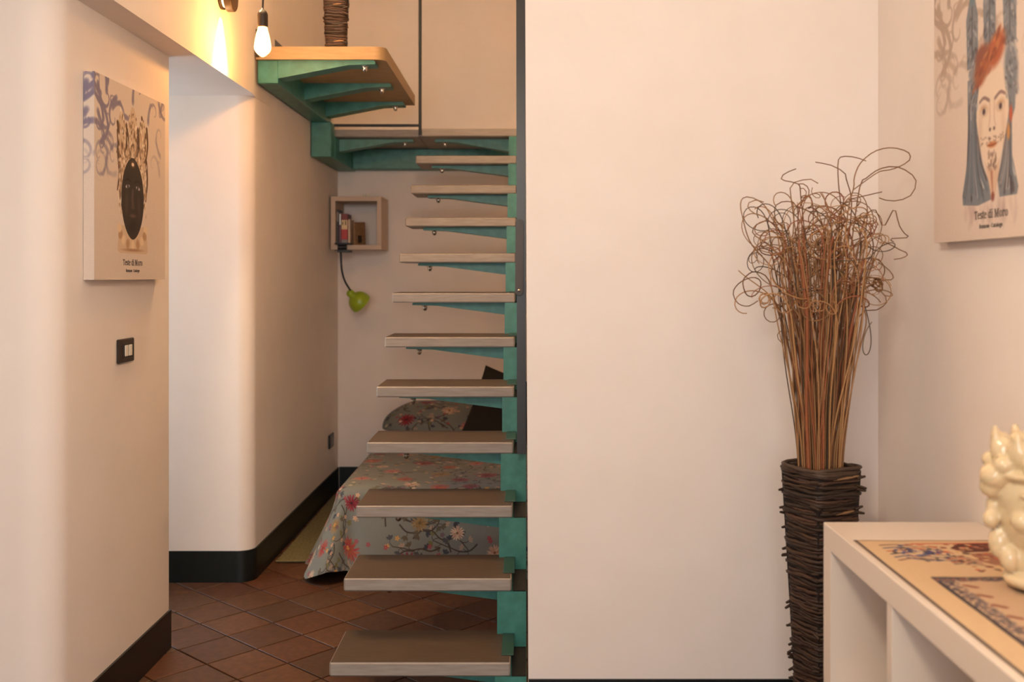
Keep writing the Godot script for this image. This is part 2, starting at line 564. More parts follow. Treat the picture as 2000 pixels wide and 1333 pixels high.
func dark_head() -> ImageTexture:
	var r := RandomNumberGenerator.new()
	r.seed = 5
	var p := Pic.new(512, 536, rgb(212, 194, 178))
	swirls(p, rgb(126, 116, 134), 0.85)
	p.sx = 1.27
	var tan := rgb(168, 132, 100)
	var brown := rgb(84, 58, 40)
	var pale := rgb(226, 204, 178)
	# collar and base
	p.poly([at_uv(p, .35, .72), at_uv(p, .655, .72), at_uv(p, .675, .85), at_uv(p, .655, .862), at_uv(p, .36, .862), at_uv(p, .335, .85)], rgb(204, 176, 148))
	# hair / turban sides
	p.ell(.5 * p.w, .47 * p.h, .155 * p.w, .16 * p.h, 0, rgb(200, 172, 144))
	# crown spikes
	for s in [[.38, .14, .36], [.5, .095, .36], [.62, .15, .37]]:
		p.poly([at_uv(p, s[0] - .04, s[2]), at_uv(p, s[0] - .05, s[1] + .08), at_uv(p, s[0] - .015, s[1]), at_uv(p, s[0] + .015, s[1]), at_uv(p, s[0] + .05, s[1] + .08), at_uv(p, s[0] + .04, s[2])], rgb(200, 174, 146))
	p.poly([at_uv(p, .355, .3), at_uv(p, .645, .3), at_uv(p, .655, .41), at_uv(p, .345, .41)], rgb(196, 168, 140))
	for s in [[.335, .2, .36], [.43, .2, .33], [.555, .2, .35], [.66, .18, .36], [.34, .36, .55], [.655, .36, .58]]:
		p.curve([at_uv(p, s[0], s[1]), at_uv(p, s[0] + .012, (s[1] + s[2]) / 2), at_uv(p, s[0] - .008, s[2])], 7, 4, brown, .85)
	for k in 120:
		var u := r.randf_range(.34, .66)
		var v := r.randf_range(.13, .44)
		var c: Color = [brown, pale, tan, rgb(120, 88, 62), rgb(240, 226, 204)][r.randi() % 5]
		p.ell(u * p.w, v * p.h, r.randf_range(2, 6), r.randf_range(3, 10), r.randf_range(-.4, .4), c, .5, .75)
	for k in 60:
		var sd := -1.0 if k % 2 == 0 else 1.0
		p.ell((.5 + sd * r.randf_range(.12, .155)) * p.w, r.randf_range(.42, .66) * p.h, 3, 8, sd * .2, [brown, tan, pale][r.randi() % 3], .5, .7)
	var browns := [brown, rgb(120, 88, 62), tan, pale, rgb(240, 228, 208), rgb(98, 70, 50)]
	for c in [.38, .5, .62]:
		dabs(p, r, [c - .035, c + .035, .15, .36], 34, browns, 4.0, 2.2, 0.0, .75)
		p.curve([at_uv(p, c - .05, .24), at_uv(p, c - .045, .3), at_uv(p, c - .03, .36)], 3, 2, brown, .7)
		p.curve([at_uv(p, c + .05, .24), at_uv(p, c + .045, .3), at_uv(p, c + .03, .36)], 3, 2, brown, .7)
	dabs(p, r, [.35, .65, .36, .43], 60, browns, 4.5, 1.2, 0.0, .75)
	dabs(p, r, [.345, .39, .42, .62], 40, browns, 4.0, 2.5, 0.1, .6)
	dabs(p, r, [.61, .655, .42, .62], 40, browns, 4.0, 2.5, -0.1, .6)
	# face
	var face := []
	for k in 48:
		var a := TAU * k / 48.0
		var v := .575 + .215 * sin(a)
		var wide := .126 * pow(absf(cos(a)), 1.15) * signf(cos(a))
		face.append(at_uv(p, .5 + wide, v))
	p.poly(face, rgb(46, 36, 32))
	p.ell(.43 * p.w, .6 * p.h, 14, 50, .1, rgb(70, 54, 46), .8, .7)
	p.ell(.57 * p.w, .62 * p.h, 14, 50, -.1, rgb(66, 50, 44), .8, .7)
	p.curve([at_uv(p, .5, .53), at_uv(p, .495, .58), at_uv(p, .505, .615)], 6, 9, rgb(74, 60, 54), .8)
	p.ell(.5 * p.w, .622 * p.h, 15, 6, 0, rgb(70, 56, 52), .6)
	p.ell(.5 * p.w, .665 * p.h, 24, 7, 0, rgb(88, 66, 58), .6)
	p.ell(.5 * p.w, .72 * p.h, 30, 24, 0, rgb(34, 26, 24), .7)
	for s in [-1.0, 1.0]:
		p.ell((.5 + s * .058) * p.w, .515 * p.h, 15, 6, s * .15, rgb(190, 184, 182), .5)
		p.ell((.5 + s * .055) * p.w, .515 * p.h, 6, 6, 0, rgb(30, 24, 24), .4)
		p.curve([at_uv(p, .5 + s * .02, .487), at_uv(p, .5 + s * .06, .478), at_uv(p, .5 + s * .095, .492)], 4, 3, rgb(26, 20, 18))
	p.ell(.5 * p.w, .395 * p.h, 15, 12, 0, brown)
	p.ell(.5 * p.w, .395 * p.h, 8, 6, 0, pale)
	for k in 9:
		var a := PI * k / 8.0
		p.ell((.5 + .145 * cos(a)) * p.w, (.735 + .085 * sin(a)) * p.h, 12, 18, a + PI / 2, [rgb(222, 194, 160), rgb(178, 140, 106)][k % 2], .4)
	p.ell(.5 * p.w, .845 * p.h, 80, 6, 0, rgb(150, 108, 80), .8, .8)
	p.grain(r, .025)
	return p.tex()

func fair_head() -> ImageTexture:
	var r := RandomNumberGenerator.new()
	r.seed = 6
	var p := Pic.new(512, 536, rgb(214, 194, 178))
	swirls(p, rgb(176, 152, 134), .7)
	var slate := rgb(122, 124, 128)
	var deep := rgb(78, 72, 76)
	var pale := rgb(178, 174, 172)
	var greys := [slate, deep, pale, rgb(104, 112, 120), rgb(142, 138, 138), rgb(92, 84, 86)]
	dabs(p, r, [.29, .73, .87, .93], 40, [rgb(186, 162, 150), rgb(176, 150, 140)], 8.0, 2.6, 0.0, .3)
	# hair falling on both sides
	p.poly([at_uv(p, .33, .40), at_uv(p, .43, .40), at_uv(p, .42, .62), at_uv(p, .46, .74), at_uv(p, .52, .80), at_uv(p, .53, .86), at_uv(p, .42, .875), at_uv(p, .285, .865), at_uv(p, .28, .83), at_uv(p, .335, .68), at_uv(p, .33, .52)], slate)
	p.poly([at_uv(p, .665, .38), at_uv(p, .73, .40), at_uv(p, .72, .56), at_uv(p, .68, .62), at_uv(p, .70, .72), at_uv(p, .745, .83), at_uv(p, .735, .855), at_uv(p, .60, .855), at_uv(p, .585, .80), at_uv(p, .63, .72), at_uv(p, .655, .6)], slate)
	for k in 34:
		var t := r.randf()
		p.curve([at_uv(p, .345 + t * .06, r.randf_range(.46, .66)), at_uv(p, .325 + t * .12, .74), at_uv(p, .295 + t * .22, r.randf_range(.8, .865))], r.randf_range(2, 4), r.randf_range(3, 7), greys[r.randi() % 6], .55)
		p.curve([at_uv(p, .668 + t * .03, r.randf_range(.46, .66)), at_uv(p, .645 + t * .055, .74), at_uv(p, .605 + t * .125, r.randf_range(.78, .85))], r.randf_range(2, 3), r.randf_range(3, 6), greys[r.randi() % 6], .55)
	p.curve([at_uv(p, .42, .62), at_uv(p, .45, .72), at_uv(p, .5, .79)], 6, 6, deep, .6)
	p.curve([at_uv(p, .655, .62), at_uv(p, .62, .73), at_uv(p, .585, .8)], 5, 5, deep, .6)
	# neck and face
	p.poly([at_uv(p, .465, .68), at_uv(p, .61, .68), at_uv(p, .59, .78), at_uv(p, .565, .85), at_uv(p, .53, .84)], rgb(206, 174, 148))
	p.curve([at_uv(p, .535, .76), at_uv(p, .545, .84)], 6, 3, rgb(172, 118, 94), .6)
	var face := []
	for k in 48:
		var a := TAU * k / 48.0
		var wide := .132 * pow(absf(cos(a)), .85) * signf(cos(a))
		if sin(a) > 0: wide *= 1.0 - .3 * sin(a)
		face.append(at_uv(p, .54 + wide, .56 + .19 * sin(a)))
	p.poly(face, rgb(222, 198, 174))
	p.ell(.44 * p.w, .6 * p.h, 16, 60, .08, rgb(198, 166, 140), .9, .6)
	p.ell(.63 * p.w, .6 * p.h, 14, 60, -.08, rgb(204, 172, 146), .9, .6)
	for s in [-1.0, 1.0]:
		var e: float = .54 + s * .068
		p.ell(e * p.w, .533 * p.h, 22, 15, s * -.1, rgb(176, 130, 92), .7, .8)
		p.ell(e * p.w, .538 * p.h, 17, 8, 0, rgb(214, 196, 180), .5)
		p.ell(e * p.w, .537 * p.h, 9, 8, 0, rgb(84, 60, 60), .5)
		p.curve([at_uv(p, e - s * .045, .503), at_uv(p, e, .487), at_uv(p, e + s * .04, .5)], 5, 4, rgb(140, 112, 106), .6)
		p.curve([at_uv(p, .54 + s * .02, .51), at_uv(p, .54 + s * .018, .57), at_uv(p, .54 + s * .03, .6)], 3, 3, rgb(198, 164, 140), .6)
		p.ell((.54 + s * .017) * p.w, .608 * p.h, 6, 5, 0, rgb(104, 74, 64), .6)
		for k in 22:
			p.ell((.54 + s * r.randf_range(.01, .095)) * p.w, (.63 + r.randf() * .03) * p.h, 4, 3, s * .4, rgb(132, 102, 88), .6, .5)
	p.ell(.54 * p.w, .664 * p.h, 25, 8, 0, rgb(186, 112, 66), .6)
	p.curve([at_uv(p, .5, .663), at_uv(p, .54, .666), at_uv(p, .58, .662)], 2, 2, rgb(140, 76, 46), .8)
	dabs(p, r, [.505, .575, .685, .755], 46, [rgb(128, 98, 84), rgb(110, 84, 74), rgb(160, 128, 108)], 3.5, 1.5, 0.0, .6)
	# turban and crown
	for s in [[.37, .03, .30], [.52, .0, .27], [.68, .01, .27]]:
		p.poly([at_uv(p, s[0] - .045, s[2] + .06), at_uv(p, s[0] - .055, s[1] + .14), at_uv(p, s[0] - .02, s[1] + .06), at_uv(p, s[0], s[1]), at_uv(p, s[0] + .02, s[1] + .06), at_uv(p, s[0] + .05, s[1] + .14), at_uv(p, s[0] + .05, s[2] + .06)], slate)
		p.ell(s[0] * p.w, (s[1] + .07) * p.h, 12, 17, 0, rgb(104, 124, 134), .5)
		dabs(p, r, [s[0] - .045, s[0] - .005, s[1] + .13, s[2] + .05], 30, greys, 4.0, 2.2, 0.7, .6)
		dabs(p, r, [s[0] + .005, s[0] + .045, s[1] + .13, s[2] + .05], 30, greys, 4.0, 2.2, -0.7, .6)
		p.curve([at_uv(p, s[0], s[1] + .1), at_uv(p, s[0], s[2] + .04)], 3, 3, deep, .6)
	p.ell(.38 * p.w, .43 * p.h, 27, 64, .1, rgb(136, 132, 134), .4)
	p.ell(.69 * p.w, .42 * p.h, 32, 68, -.12, rgb(122, 124, 128), .4)
	dabs(p, r, [.345, .42, .34, .52], 60, greys, 4.0, 1.8, 0.5, .6)
	dabs(p, r, [.645, .745, .32, .52], 70, greys, 4.0, 1.8, -0.5, .6)
	p.ell(.46 * p.w, .37 * p.h, 56, 34, -.75, rgb(150, 90, 62), .4)
	p.ell(.57 * p.w, .33 * p.h, 52, 36, -.6, rgb(170, 92, 60), .4)
	p.ell(.45 * p.w, .33 * p.h, 36, 28, -.5, rgb(136, 80, 62), .5)
	for k in 60:
		var t := r.randf()
		p.ell((.40 + t * .22 + r.randf_range(-.03, .03)) * p.w, (.42 - t * .13 + r.randf_range(-.04, .03)) * p.h, r.randf_range(4, 8), r.randf_range(8, 16), .9, [rgb(176, 100, 60), rgb(120, 66, 48), rgb(196, 128, 78), rgb(150, 78, 52)][r.randi() % 4], .6, .6)
	p.ell(.688 * p.w, .575 * p.h, 9, 20, 0, rgb(180, 88, 62), .5)
	p.ell(.67 * p.w, .635 * p.h, 8, 20, 0, rgb(190, 134, 78), .5)
	p.ell(.545 * p.w, .85 * p.h, 10, 12, 0, rgb(140, 78, 66), .5)
	p.grain(r, .025)
	return p.tex()

func runner_print() -> ImageTexture:
	# v runs from the far hem towards the camera, u from the front hem to the wall
	var r := RandomNumberGenerator.new()
	r.seed = 8
	var p := Pic.new(360, 1440, rgb(200, 168, 130))
	# small stitches along the hem, then the sewn figure (1 px = 1 mm)
	for k in 240:
		p.ell(4, k * 6.0, 4.6, 3.4, 0, rgb(46, 40, 48), .35)
	for k in 60:
		p.ell(k * 6.0 + 2, 5, 3.0, 4.2, 0, rgb(84, 70, 66), .4)
	for k in 6:
		var c: Color = [rgb(92, 66, 58), rgb(54, 58, 92), rgb(170, 84, 56), rgb(60, 58, 74), rgb(66, 70, 100), rgb(120, 80, 66)][k]
		p.curve([Vector2(44, 50 + k * 24), Vector2(84, 44 + k * 22), Vector2(126, 66 + k * 20), Vector2(168, 62 + k * 24)], 4.5, 2.5, c, .9)
	for k in 90:
		var a := r.randf() * TAU
		var q := r.randf_range(6, 56)
		p.ell(112 + cos(a) * q, 110 + sin(a) * q * 1.3, r.randf_range(3, 8), r.randf_range(5, 15), a, [rgb(46, 58, 108), rgb(80, 76, 96), rgb(176, 96, 60), rgb(70, 56, 50), rgb(206, 176, 140), rgb(60, 72, 120)][r.randi() % 6], .4, .95)
	for k in 5:
		p.curve([Vector2(150, 150 + k * 12), Vector2(180, 140 + k * 14), Vector2(210, 170 + k * 12)], 4, 2, [rgb(60, 56, 66), rgb(150, 50, 40)][k % 2])
	p.poly([Vector2(190, 76), Vector2(222, 36), Vector2(286, 30), Vector2(330, 44), Vector2(322, 84), Vector2(290, 104), Vector2(206, 110)], rgb(84, 38, 26))
	p.poly([Vector2(214, 120), Vector2(330, 104), Vector2(350, 190), Vector2(330, 250), Vector2(250, 240), Vector2(210, 180)], rgb(150, 102, 78))
	for k in 130:
		var x := r.randf_range(170, 350)
		p.ell(x, r.randf_range(40, 262), r.randf_range(4, 11), r.randf_range(4, 11), r.randf() * 3, [rgb(120, 58, 38), rgb(186, 76, 46), rgb(160, 112, 84), rgb(214, 174, 124), rgb(66, 40, 36), rgb(134, 70, 50)][r.randi() % 6], .4, .9)
	p.curve([Vector2(120, 38), Vector2(200, 34), Vector2(350, 28)], 5, 4, rgb(186, 70, 46))
	for y in p.h:
		for x in p.w:
			var k := 1.0 + 0.035 * (float((x / 2 + y / 2) % 2) - .5) + r.randf_range(-.03, .03)
			var c := p.im.get_pixel(x, y)
			p.im.set_pixel(x, y, Color(c.r * k, c.g * k, c.b * k))
	return p.tex()

func mat_print() -> ImageTexture:
	var r := RandomNumberGenerator.new()
	r.seed = 9
	var p := Pic.new(280, 1040, rgb(186, 154, 122))
	for k in 420:
		var y := k * 2.5
		p.ell(4, y, 5.5, 3, 0, rgb(54, 46, 52), .4, .95)
		for q in 2:
			p.ell(r.randf_range(10, 36), y + r.randf_range(-3, 3), r.randf_range(3, 6), r.randf_range(3, 6), 0, [rgb(92, 82, 88), rgb(66, 58, 64), rgb(140, 110, 92), rgb(110, 92, 90)][r.randi() % 4], .4, .9)
		if k % 24 < 6:
			p.ell(44 + (k % 6) * 3, y, 8, 7, 0, rgb(126, 66, 50), .4, .9)
	for k in 110:
		p.ell(k * 2.6, 5, 3, 6, 0, rgb(58, 50, 56), .4, .95)
		for q in 2:
			p.ell(k * 2.6, r.randf_range(10, 32), r.randf_range(3, 6), r.randf_range(4, 8), 0, [rgb(92, 82, 88), rgb(66, 58, 64), rgb(132, 84, 70)][r.randi() % 3], .4, .9)
	p.grain(r, .05)
	return p.tex()

# ---------------------------------------------------------------- scene
func _ready() -> void:
	rng.seed = 2024
	# camera
	var cam := Camera3D.new()
	cam.name = "camera"
	cam.position = Vector3(0, EYE, 0)
	add_child(cam)
	var ca := CameraAttributesPhysical.new()
	ca.frustum_focal_length = 36.0
	ca.frustum_focus_distance = 3.7
	ca.frustum_near = 0.05
	ca.frustum_far = 100.0
	ca.exposure_aperture = 2.8
	cam.attributes = ca
	cam.set_frustum(0.05 * 1333.0 / 2000.0, Vector2(-25.0, -126.5) / 2000.0 * 0.05, 0.05, 100.0)
	cam.current = true
	# sky and exposure
	var env := Environment.new()
	env.background_mode = Environment.BG_SKY
	var sky := Sky.new()
	var sm := ProceduralSkyMaterial.new()
	sm.sky_top_color = rgb(150, 180, 220)
	sm.sky_horizon_color = rgb(226, 222, 214)
	sm.ground_bottom_color = rgb(150, 140, 128)
	sm.ground_horizon_color = rgb(200, 192, 180)
	sky.sky_material = sm
	env.background_energy_multiplier = SKY_E
	env.sky = sky
	env.tonemap_mode = Environment.TONE_MAPPER_LINEAR
	env.tonemap_exposure = 1.0
	env.sdfgi_enabled = true
	env.ssao_enabled = true
	env.ssil_enabled = true
	var we := WorldEnvironment.new()
	we.name = "environment"
	we.environment = env
	add_child(we)
	# daylight through the two windows outside the frame
	window_light("room_window_light", V(-0.5, 1.75, -2.18), Vector3(0, 0, -1), Vector2(2.0, 1.7), WINDOW_COL, WINDOW_E)
	window_light("passage_window_light", V(-3.12, 1.5, 4.34), Vector3(1, 0, 0), Vector2(0.7, 1.3), PASSAGE_COL, PASSAGE_E)
	materials()
	shell()
	floor_tiles()
	skirtings()
	stairs()
	bed()
	wall_shelf()
	clamp_lamp()
	switches()
	canvases()
	lamps()
	added_room_lamp()
	vases()
	twigs()
	cabinet()
	bust()

func window_light(called: String, at: Vector3, towards: Vector3, size: Vector2, col: Color, energy: float) -> void:
	var l := AreaLight3D.new()
	l.name = called
	l.area_size = size
	l.light_color = col
	l.light_energy = energy
	l.shadow_enabled = true
	l.area_normalize_energy = true
	add_child(l)
	l.look_at_from_position(at, at + towards, Vector3.UP)

# ---- room -----------------------------------------------------------------
var near_left: PackedVector2Array
var far_left: PackedVector2Array

func shell() -> void:
	var TOP := 4.0
	near_left = PackedVector2Array([Vector2(-3.3, 2.95)])
	near_left.append_array(arc(Vector2(-1.459, 3.05), 0.1, -90, 0, 10))
	near_left.append_array(arc(Vector2(-1.371, 3.908), 0.012, 0, 90, 3))
	near_left.append(Vector2(-3.3, 3.92))
	far_left = PackedVector2Array([Vector2(-3.3, 4.75)])
	far_left.append_array(arc(Vector2(-1.335, 4.82), 0.07, -90, 0, 10))
	far_left.append_array(PackedVector2Array([Vector2(-1.25, 6.85), Vector2(-3.3, 6.85)]))
	var st := begin()
	prism(st, near_left, 0, 2.26)
	structure("wall_left_near", st, M.plaster, "cream plaster wall block with rounded corner carrying a canvas and switch")
	st = begin()
	prism(st, far_left, 0, 2.43)
	structure("wall_left_far", st, M.plaster, "cream plaster passage wall with rounded corner beside the green stair beams")
	st = begin()
	prism(st, PackedVector2Array([Vector2(-3.3, 2.2), Vector2(-1.25, 2.2), Vector2(-1.25, 4.7), Vector2(-1.264, 4.8), Vector2(-1.262, 5.17), Vector2(-3.3, 5.17)]), 2.26, TOP)
	structure("wall_lintel", st, M.plaster, "plaster beam wall over the side opening, lit by the round sconce")
	st = begin()
	box(st, V(-1.45, 2.43, 6.85), V(-1.29, TOP, 5.17))
	structure("wall_recess", st, M.plaster, "set-back plaster wall above the upper stair platform")
	st = begin()
	box(st, V(-3.45, -0.1, 7.0), V(1.3, TOP, 6.85))
	structure("wall_back", st, M.plaster, "plaster end wall behind the bed, with the box shelf")
	st = begin()
	box(st, V(1.118, -0.1, 6.85), V(1.28, TOP, -2.3))
	structure("wall_right", st, M.plaster, "plaster side wall behind the white cabinet, with a canvas")
	# partition: its free end leans a touch, as in the photograph
	st = begin()
	slab(st, PackedVector2Array([Vector2(0.012, 0), Vector2(1.118, 0), Vector2(1.118, TOP), Vector2(-0.006, TOP)]), V(0, 0, 3.24), Vector3.RIGHT, Vector3.UP, V(0, 0, 0.2))
	structure("wall_partition", st, M.plaster, "broad cream partition wall between staircase and corner of twigs")
	st = begin()
	box(st, V(-3.45, -0.1, 2.95), V(-3.3, TOP, -2.3))
	structure("wall_outer", st, M.plaster, "side wall of the room, outside the picture")
	# end of the side passage, with a window
	st = begin()
	for b in [[3.92, 4.0, 0.0, 2.26], [4.68, 4.75, 0.0, 2.26], [4.0, 4.68, 0.0, 0.85], [4.0, 4.68, 2.15, 2.26]]:
		box(st, V(-3.3, b[2], b[1]), V(-3.2, b[3], b[0]))
	structure("wall_passage_end", st, M.plaster, "end wall of the side passage around its window")
	# wall behind the camera, around the big window
	st = begin()
	for b in [[-3.45, -1.55, -0.1, TOP], [0.55, 1.28, -0.1, TOP], [-1.55, 0.55, -0.1, 0.9], [-1.55, 0.55, 2.65, TOP]]:
		box(st, V(b[0], b[2], -2.3), V(b[1], b[3], -2.45))
	structure("wall_rear", st, M.plaster, "wall behind the viewpoint with a wide window")
	for w in [[1, V(-1.55, 0.9, -2.4), V(0.55, 2.65, -2.35), 0], [2, V(-3.27, 0.85, 4.68), V(-3.23, 2.15, 4.0), 2]]:
		var f := begin()
		var a: Vector3 = w[1]
		var b: Vector3 = w[2]
		var ax: int = w[3]
		var t := 0.05
		var lo := minf(a[ax], b[ax])
		var hi := maxf(a[ax], b[ax])
		var y0 := minf(a.y, b.y)
		var y1 := maxf(a.y, b.y)
		for piece in [[lo, lo + t, y0, y1], [hi - t, hi, y0, y1], [lo, hi, y0, y0 + t], [lo, hi, y1 - t, y1], [(lo + hi) / 2 - t / 2, (lo + hi) / 2 + t / 2, y0, y1]]:
			var p := a
			var q := b
			p[ax] = piece[0]
			q[ax] = piece[1]
			p.y = piece[2]
			q.y = piece[3]
			box(f, p.min(q), p.max(q), 0.004)
		var wi := structure("window_%d" % w[0], f, M.white_board, ["white framed window behind the viewpoint", "white framed window of the side passage"][w[0] - 1], "window")
		var g := begin()
		var p2 := a.lerp(b, 0.4)
		var q2 := a.lerp(b, 0.6)
		p2[ax] = lo + t
		q2[ax] = hi - t
		p2.y = y0 + t
		q2.y = y1 - t
		box(g, p2.min(q2), p2.max(q2))
		part("pane", g, M.clear_glass, wi)
	st = begin()
	box(st, V(-3.45, TOP, 7.0), V(1.28, TOP + 0.15, -2.45))
	structure("ceiling", st, M.ceiling_paint, "plain ceiling above the room and stairwell", "ceiling")

func tile_piece(st: SurfaceTool, poly: PackedVector2Array) -> void:
	var inner := Geometry2D.offset_polygon(poly, -0.0022)
	if inner.is_empty() or inner[0].size() < 3:
		return
	var q: PackedVector2Array = inner[0]
	var y1 := 0.0
	prism(st, poly, -0.006, y1 - 0.0018, false)
	# chamfered rim: nearest outline point for every inner corner
	var n := q.size()
	for i in n:
		var a := q[i]
		var b := q[(i + 1) % n]
		var pa := nearest(poly, a)
		var pb := nearest(poly, b)
		quad(st, V(pa.x, y1 - 0.0018, pa.y), V(pb.x, y1 - 0.0018, pb.y), V(b.x, y1, b.y), V(a.x, y1, a.y), Vector3.UP)
	var idx := Geometry2D.triangulate_polygon(q)
	for k in range(0, idx.size(), 3):
		tri(st, V(q[idx[k]].x, y1, q[idx[k]].y), V(q[idx[k + 1]].x, y1, q[idx[k + 1]].y), V(q[idx[k + 2]].x, y1, q[idx[k + 2]].y), Vector3.UP)

func nearest(poly: PackedVector2Array, p: Vector2) -> Vector2:
	var best := poly[0]
	for c in poly:
		if c.distance_squared_to(p) < best.distance_squared_to(p): best = c
	return best

func floor_tiles() -> void:
	var st := begin()
	box(st, V(-3.45, -0.12, 7.0), V(1.28, -0.0055, -2.45))
	var fl := structure("floor", st, M.grout, "terracotta tiled floor laid on the diagonal", "floor")
	var r := RandomNumberGenerator.new()
	r.seed = 12
	var a := deg_to_rad(43.0)
	var e1 := Vector2(cos(a), -sin(a))
	var e2 := Vector2(sin(a), cos(a))
	var o := Vector2(-0.8805, 4.0525)
	var pitch := 0.2085
	var gap := 0.0032
	var room := PackedVector2Array([Vector2(-3.2, -2.3), Vector2(1.118, -2.3), Vector2(1.118, 6.85), Vector2(-3.2, 6.85)])
	var blocks := [near_left, far_left, PackedVector2Array([Vector2(0.0, 3.24), Vector2(1.12, 3.24), Vector2(1.12, 3.44), Vector2(0.0, 3.44)])]
	var rest := begin()
	for i in range(-40, 41):
		for j in range(-40, 41):
			var c := o + (e1 * (i + 0.5) + e2 * (j + 0.5)) * pitch
			if c.x < -3.4 or c.x > 1.3 or c.y < -2.5 or c.y > 7.0:
				continue
			var h := pitch / 2 - gap
			var poly := PackedVector2Array([c - e1 * h - e2 * h, c + e1 * h - e2 * h, c + e1 * h + e2 * h, c - e1 * h + e2 * h])
			var cut := Geometry2D.intersect_polygons(poly, room)
			for b in blocks:
				if cut.is_empty(): break
				cut = Geometry2D.clip_polygons(cut[0], b)
			if cut.is_empty() or cut[0].size() < 3:
				continue
			var hidden: bool = c.x > -0.75 and c.y > 4.95
			if c.y > 3.2 and c.x > -2.0 and not hidden:
				var t := begin()
				tile_piece(t, cut[0])
				part("tile", t, M["tile%d" % (r.randi() % 6)], fl)
			else:
				tile_piece(rest, cut[0])
	var m := part("tiling", rest, M.tile0, fl)
	m.set_meta("kind", "stuff")

func skirting(called: String, path: PackedVector2Array, side: float, label: String, base := 0.0, height := 0.145) -> void:
	# a low board that follows the wall line; side says on which hand of the path it stands
	var th := 0.008
	var off := PackedVector2Array()
	for i in path.size():
		var a := path[maxi(i - 1, 0)]
		var b := path[mini(i + 1, path.size() - 1)]
		var t := (b - a).normalized()
		off.append(path[i] + Vector2(-t.y, t.x) * side * th)
	var poly := path.duplicate()
	for i in range(off.size() - 1, -1, -1): poly.append(off[i])
	var st := begin()
	prism(st, poly, base, base + height)
	structure(called, st, M.skirting, label, "baseboard")

func skirtings() -> void:
	var p := PackedVector2Array([Vector2(-3.2, 2.95)])
	p.append_array(arc(Vector2(-1.459, 3.05), 0.1, -90, 0, 10))
	p.append(Vector2(-1.359, 3.915))
	skirting("baseboard_left_near", p, -1.0, "black-green baseboard round the wall block below the light switch", 0.0005)
	p = PackedVector2Array([Vector2(-3.2, 4.75)])
	p.append_array(arc(Vector2(-1.335, 4.82), 0.07, -90, 0, 10))
	p.append(Vector2(-1.25, 6.84))
	skirting("baseboard_left_far", p, -1.0, "black-green baseboard bending round the passage corner towards the rug", 0.0005)
	skirting("baseboard_back", PackedVector2Array([Vector2(-1.24, 6.85), Vector2(1.11, 6.85)]), -1.0, "black-green baseboard on the end wall behind the bed", 0.0005)
	skirting("baseboard_partition", PackedVector2Array([Vector2(0.012, 3.24), Vector2(1.11, 3.24)]), -1.0, "black-green baseboard at the foot of the partition wall", 0.0005)
	skirting("baseboard_right", PackedVector2Array([Vector2(1.118, 3.22), Vector2(1.118, 2.53)]), -1.0, "black-green baseboard on the side wall behind the wicker vase", 0.0005)
	skirting("baseboard_recess", PackedVector2Array([Vector2(-1.29, 5.18), Vector2(-1.29, 6.84)]), -1.0, "black-green baseboard above the upper stair platform", 2.492)

# ---- staircase --------------------------------------------------------------
func board(st: SurfaceTool, x0: float, x1: float, y0: float, y1: float, d0: float, d1: float, bev := 0.004) -> void:
	box(st, V(x0, y0, d1), V(x1, y1, d0), bev)

func arm(x_root: float, x_tip: float, y: float, d0: float, wide: float, root_h: float, tip_h := 0.014) -> SurfaceTool:
	# tapered cantilever arm: a folded steel box that thins towards its tip
	var st := begin()
	var s := signf(x_tip - x_root)
	var l := absf(x_tip - x_root)
	var outline := PackedVector2Array([Vector2(0, 0), Vector2(l - 0.008, 0), Vector2(l, -0.006), Vector2(l, -tip_h), Vector2(l * 0.72, -tip_h - 0.004), Vector2(0, -root_h)])
	slab(st, outline, V(x_root, y, d0), Vector3(s, 0, 0), Vector3.UP, V(0, 0, wide))
	return st

func nut(x: float, y: float, d: float) -> SurfaceTool:
	var st := begin()
	var t := Transform3D(Basis(Vector3.RIGHT, PI).scaled(Vector3.ONE * 1.3), V(x, y, d))
	lathe(st, [Vector2(0, 0), Vector2(0.013, 0), Vector2(0.0135, 0.001), Vector2(0.0135, 0.003), Vector2(0.0095, 0.0032), Vector2(0.0095, 0.010), Vector2(0.009, 0.014), Vector2(0.0068, 0.0185), Vector2(0.0035, 0.0212), Vector2(0, 0.022)], 16, t)
	return st

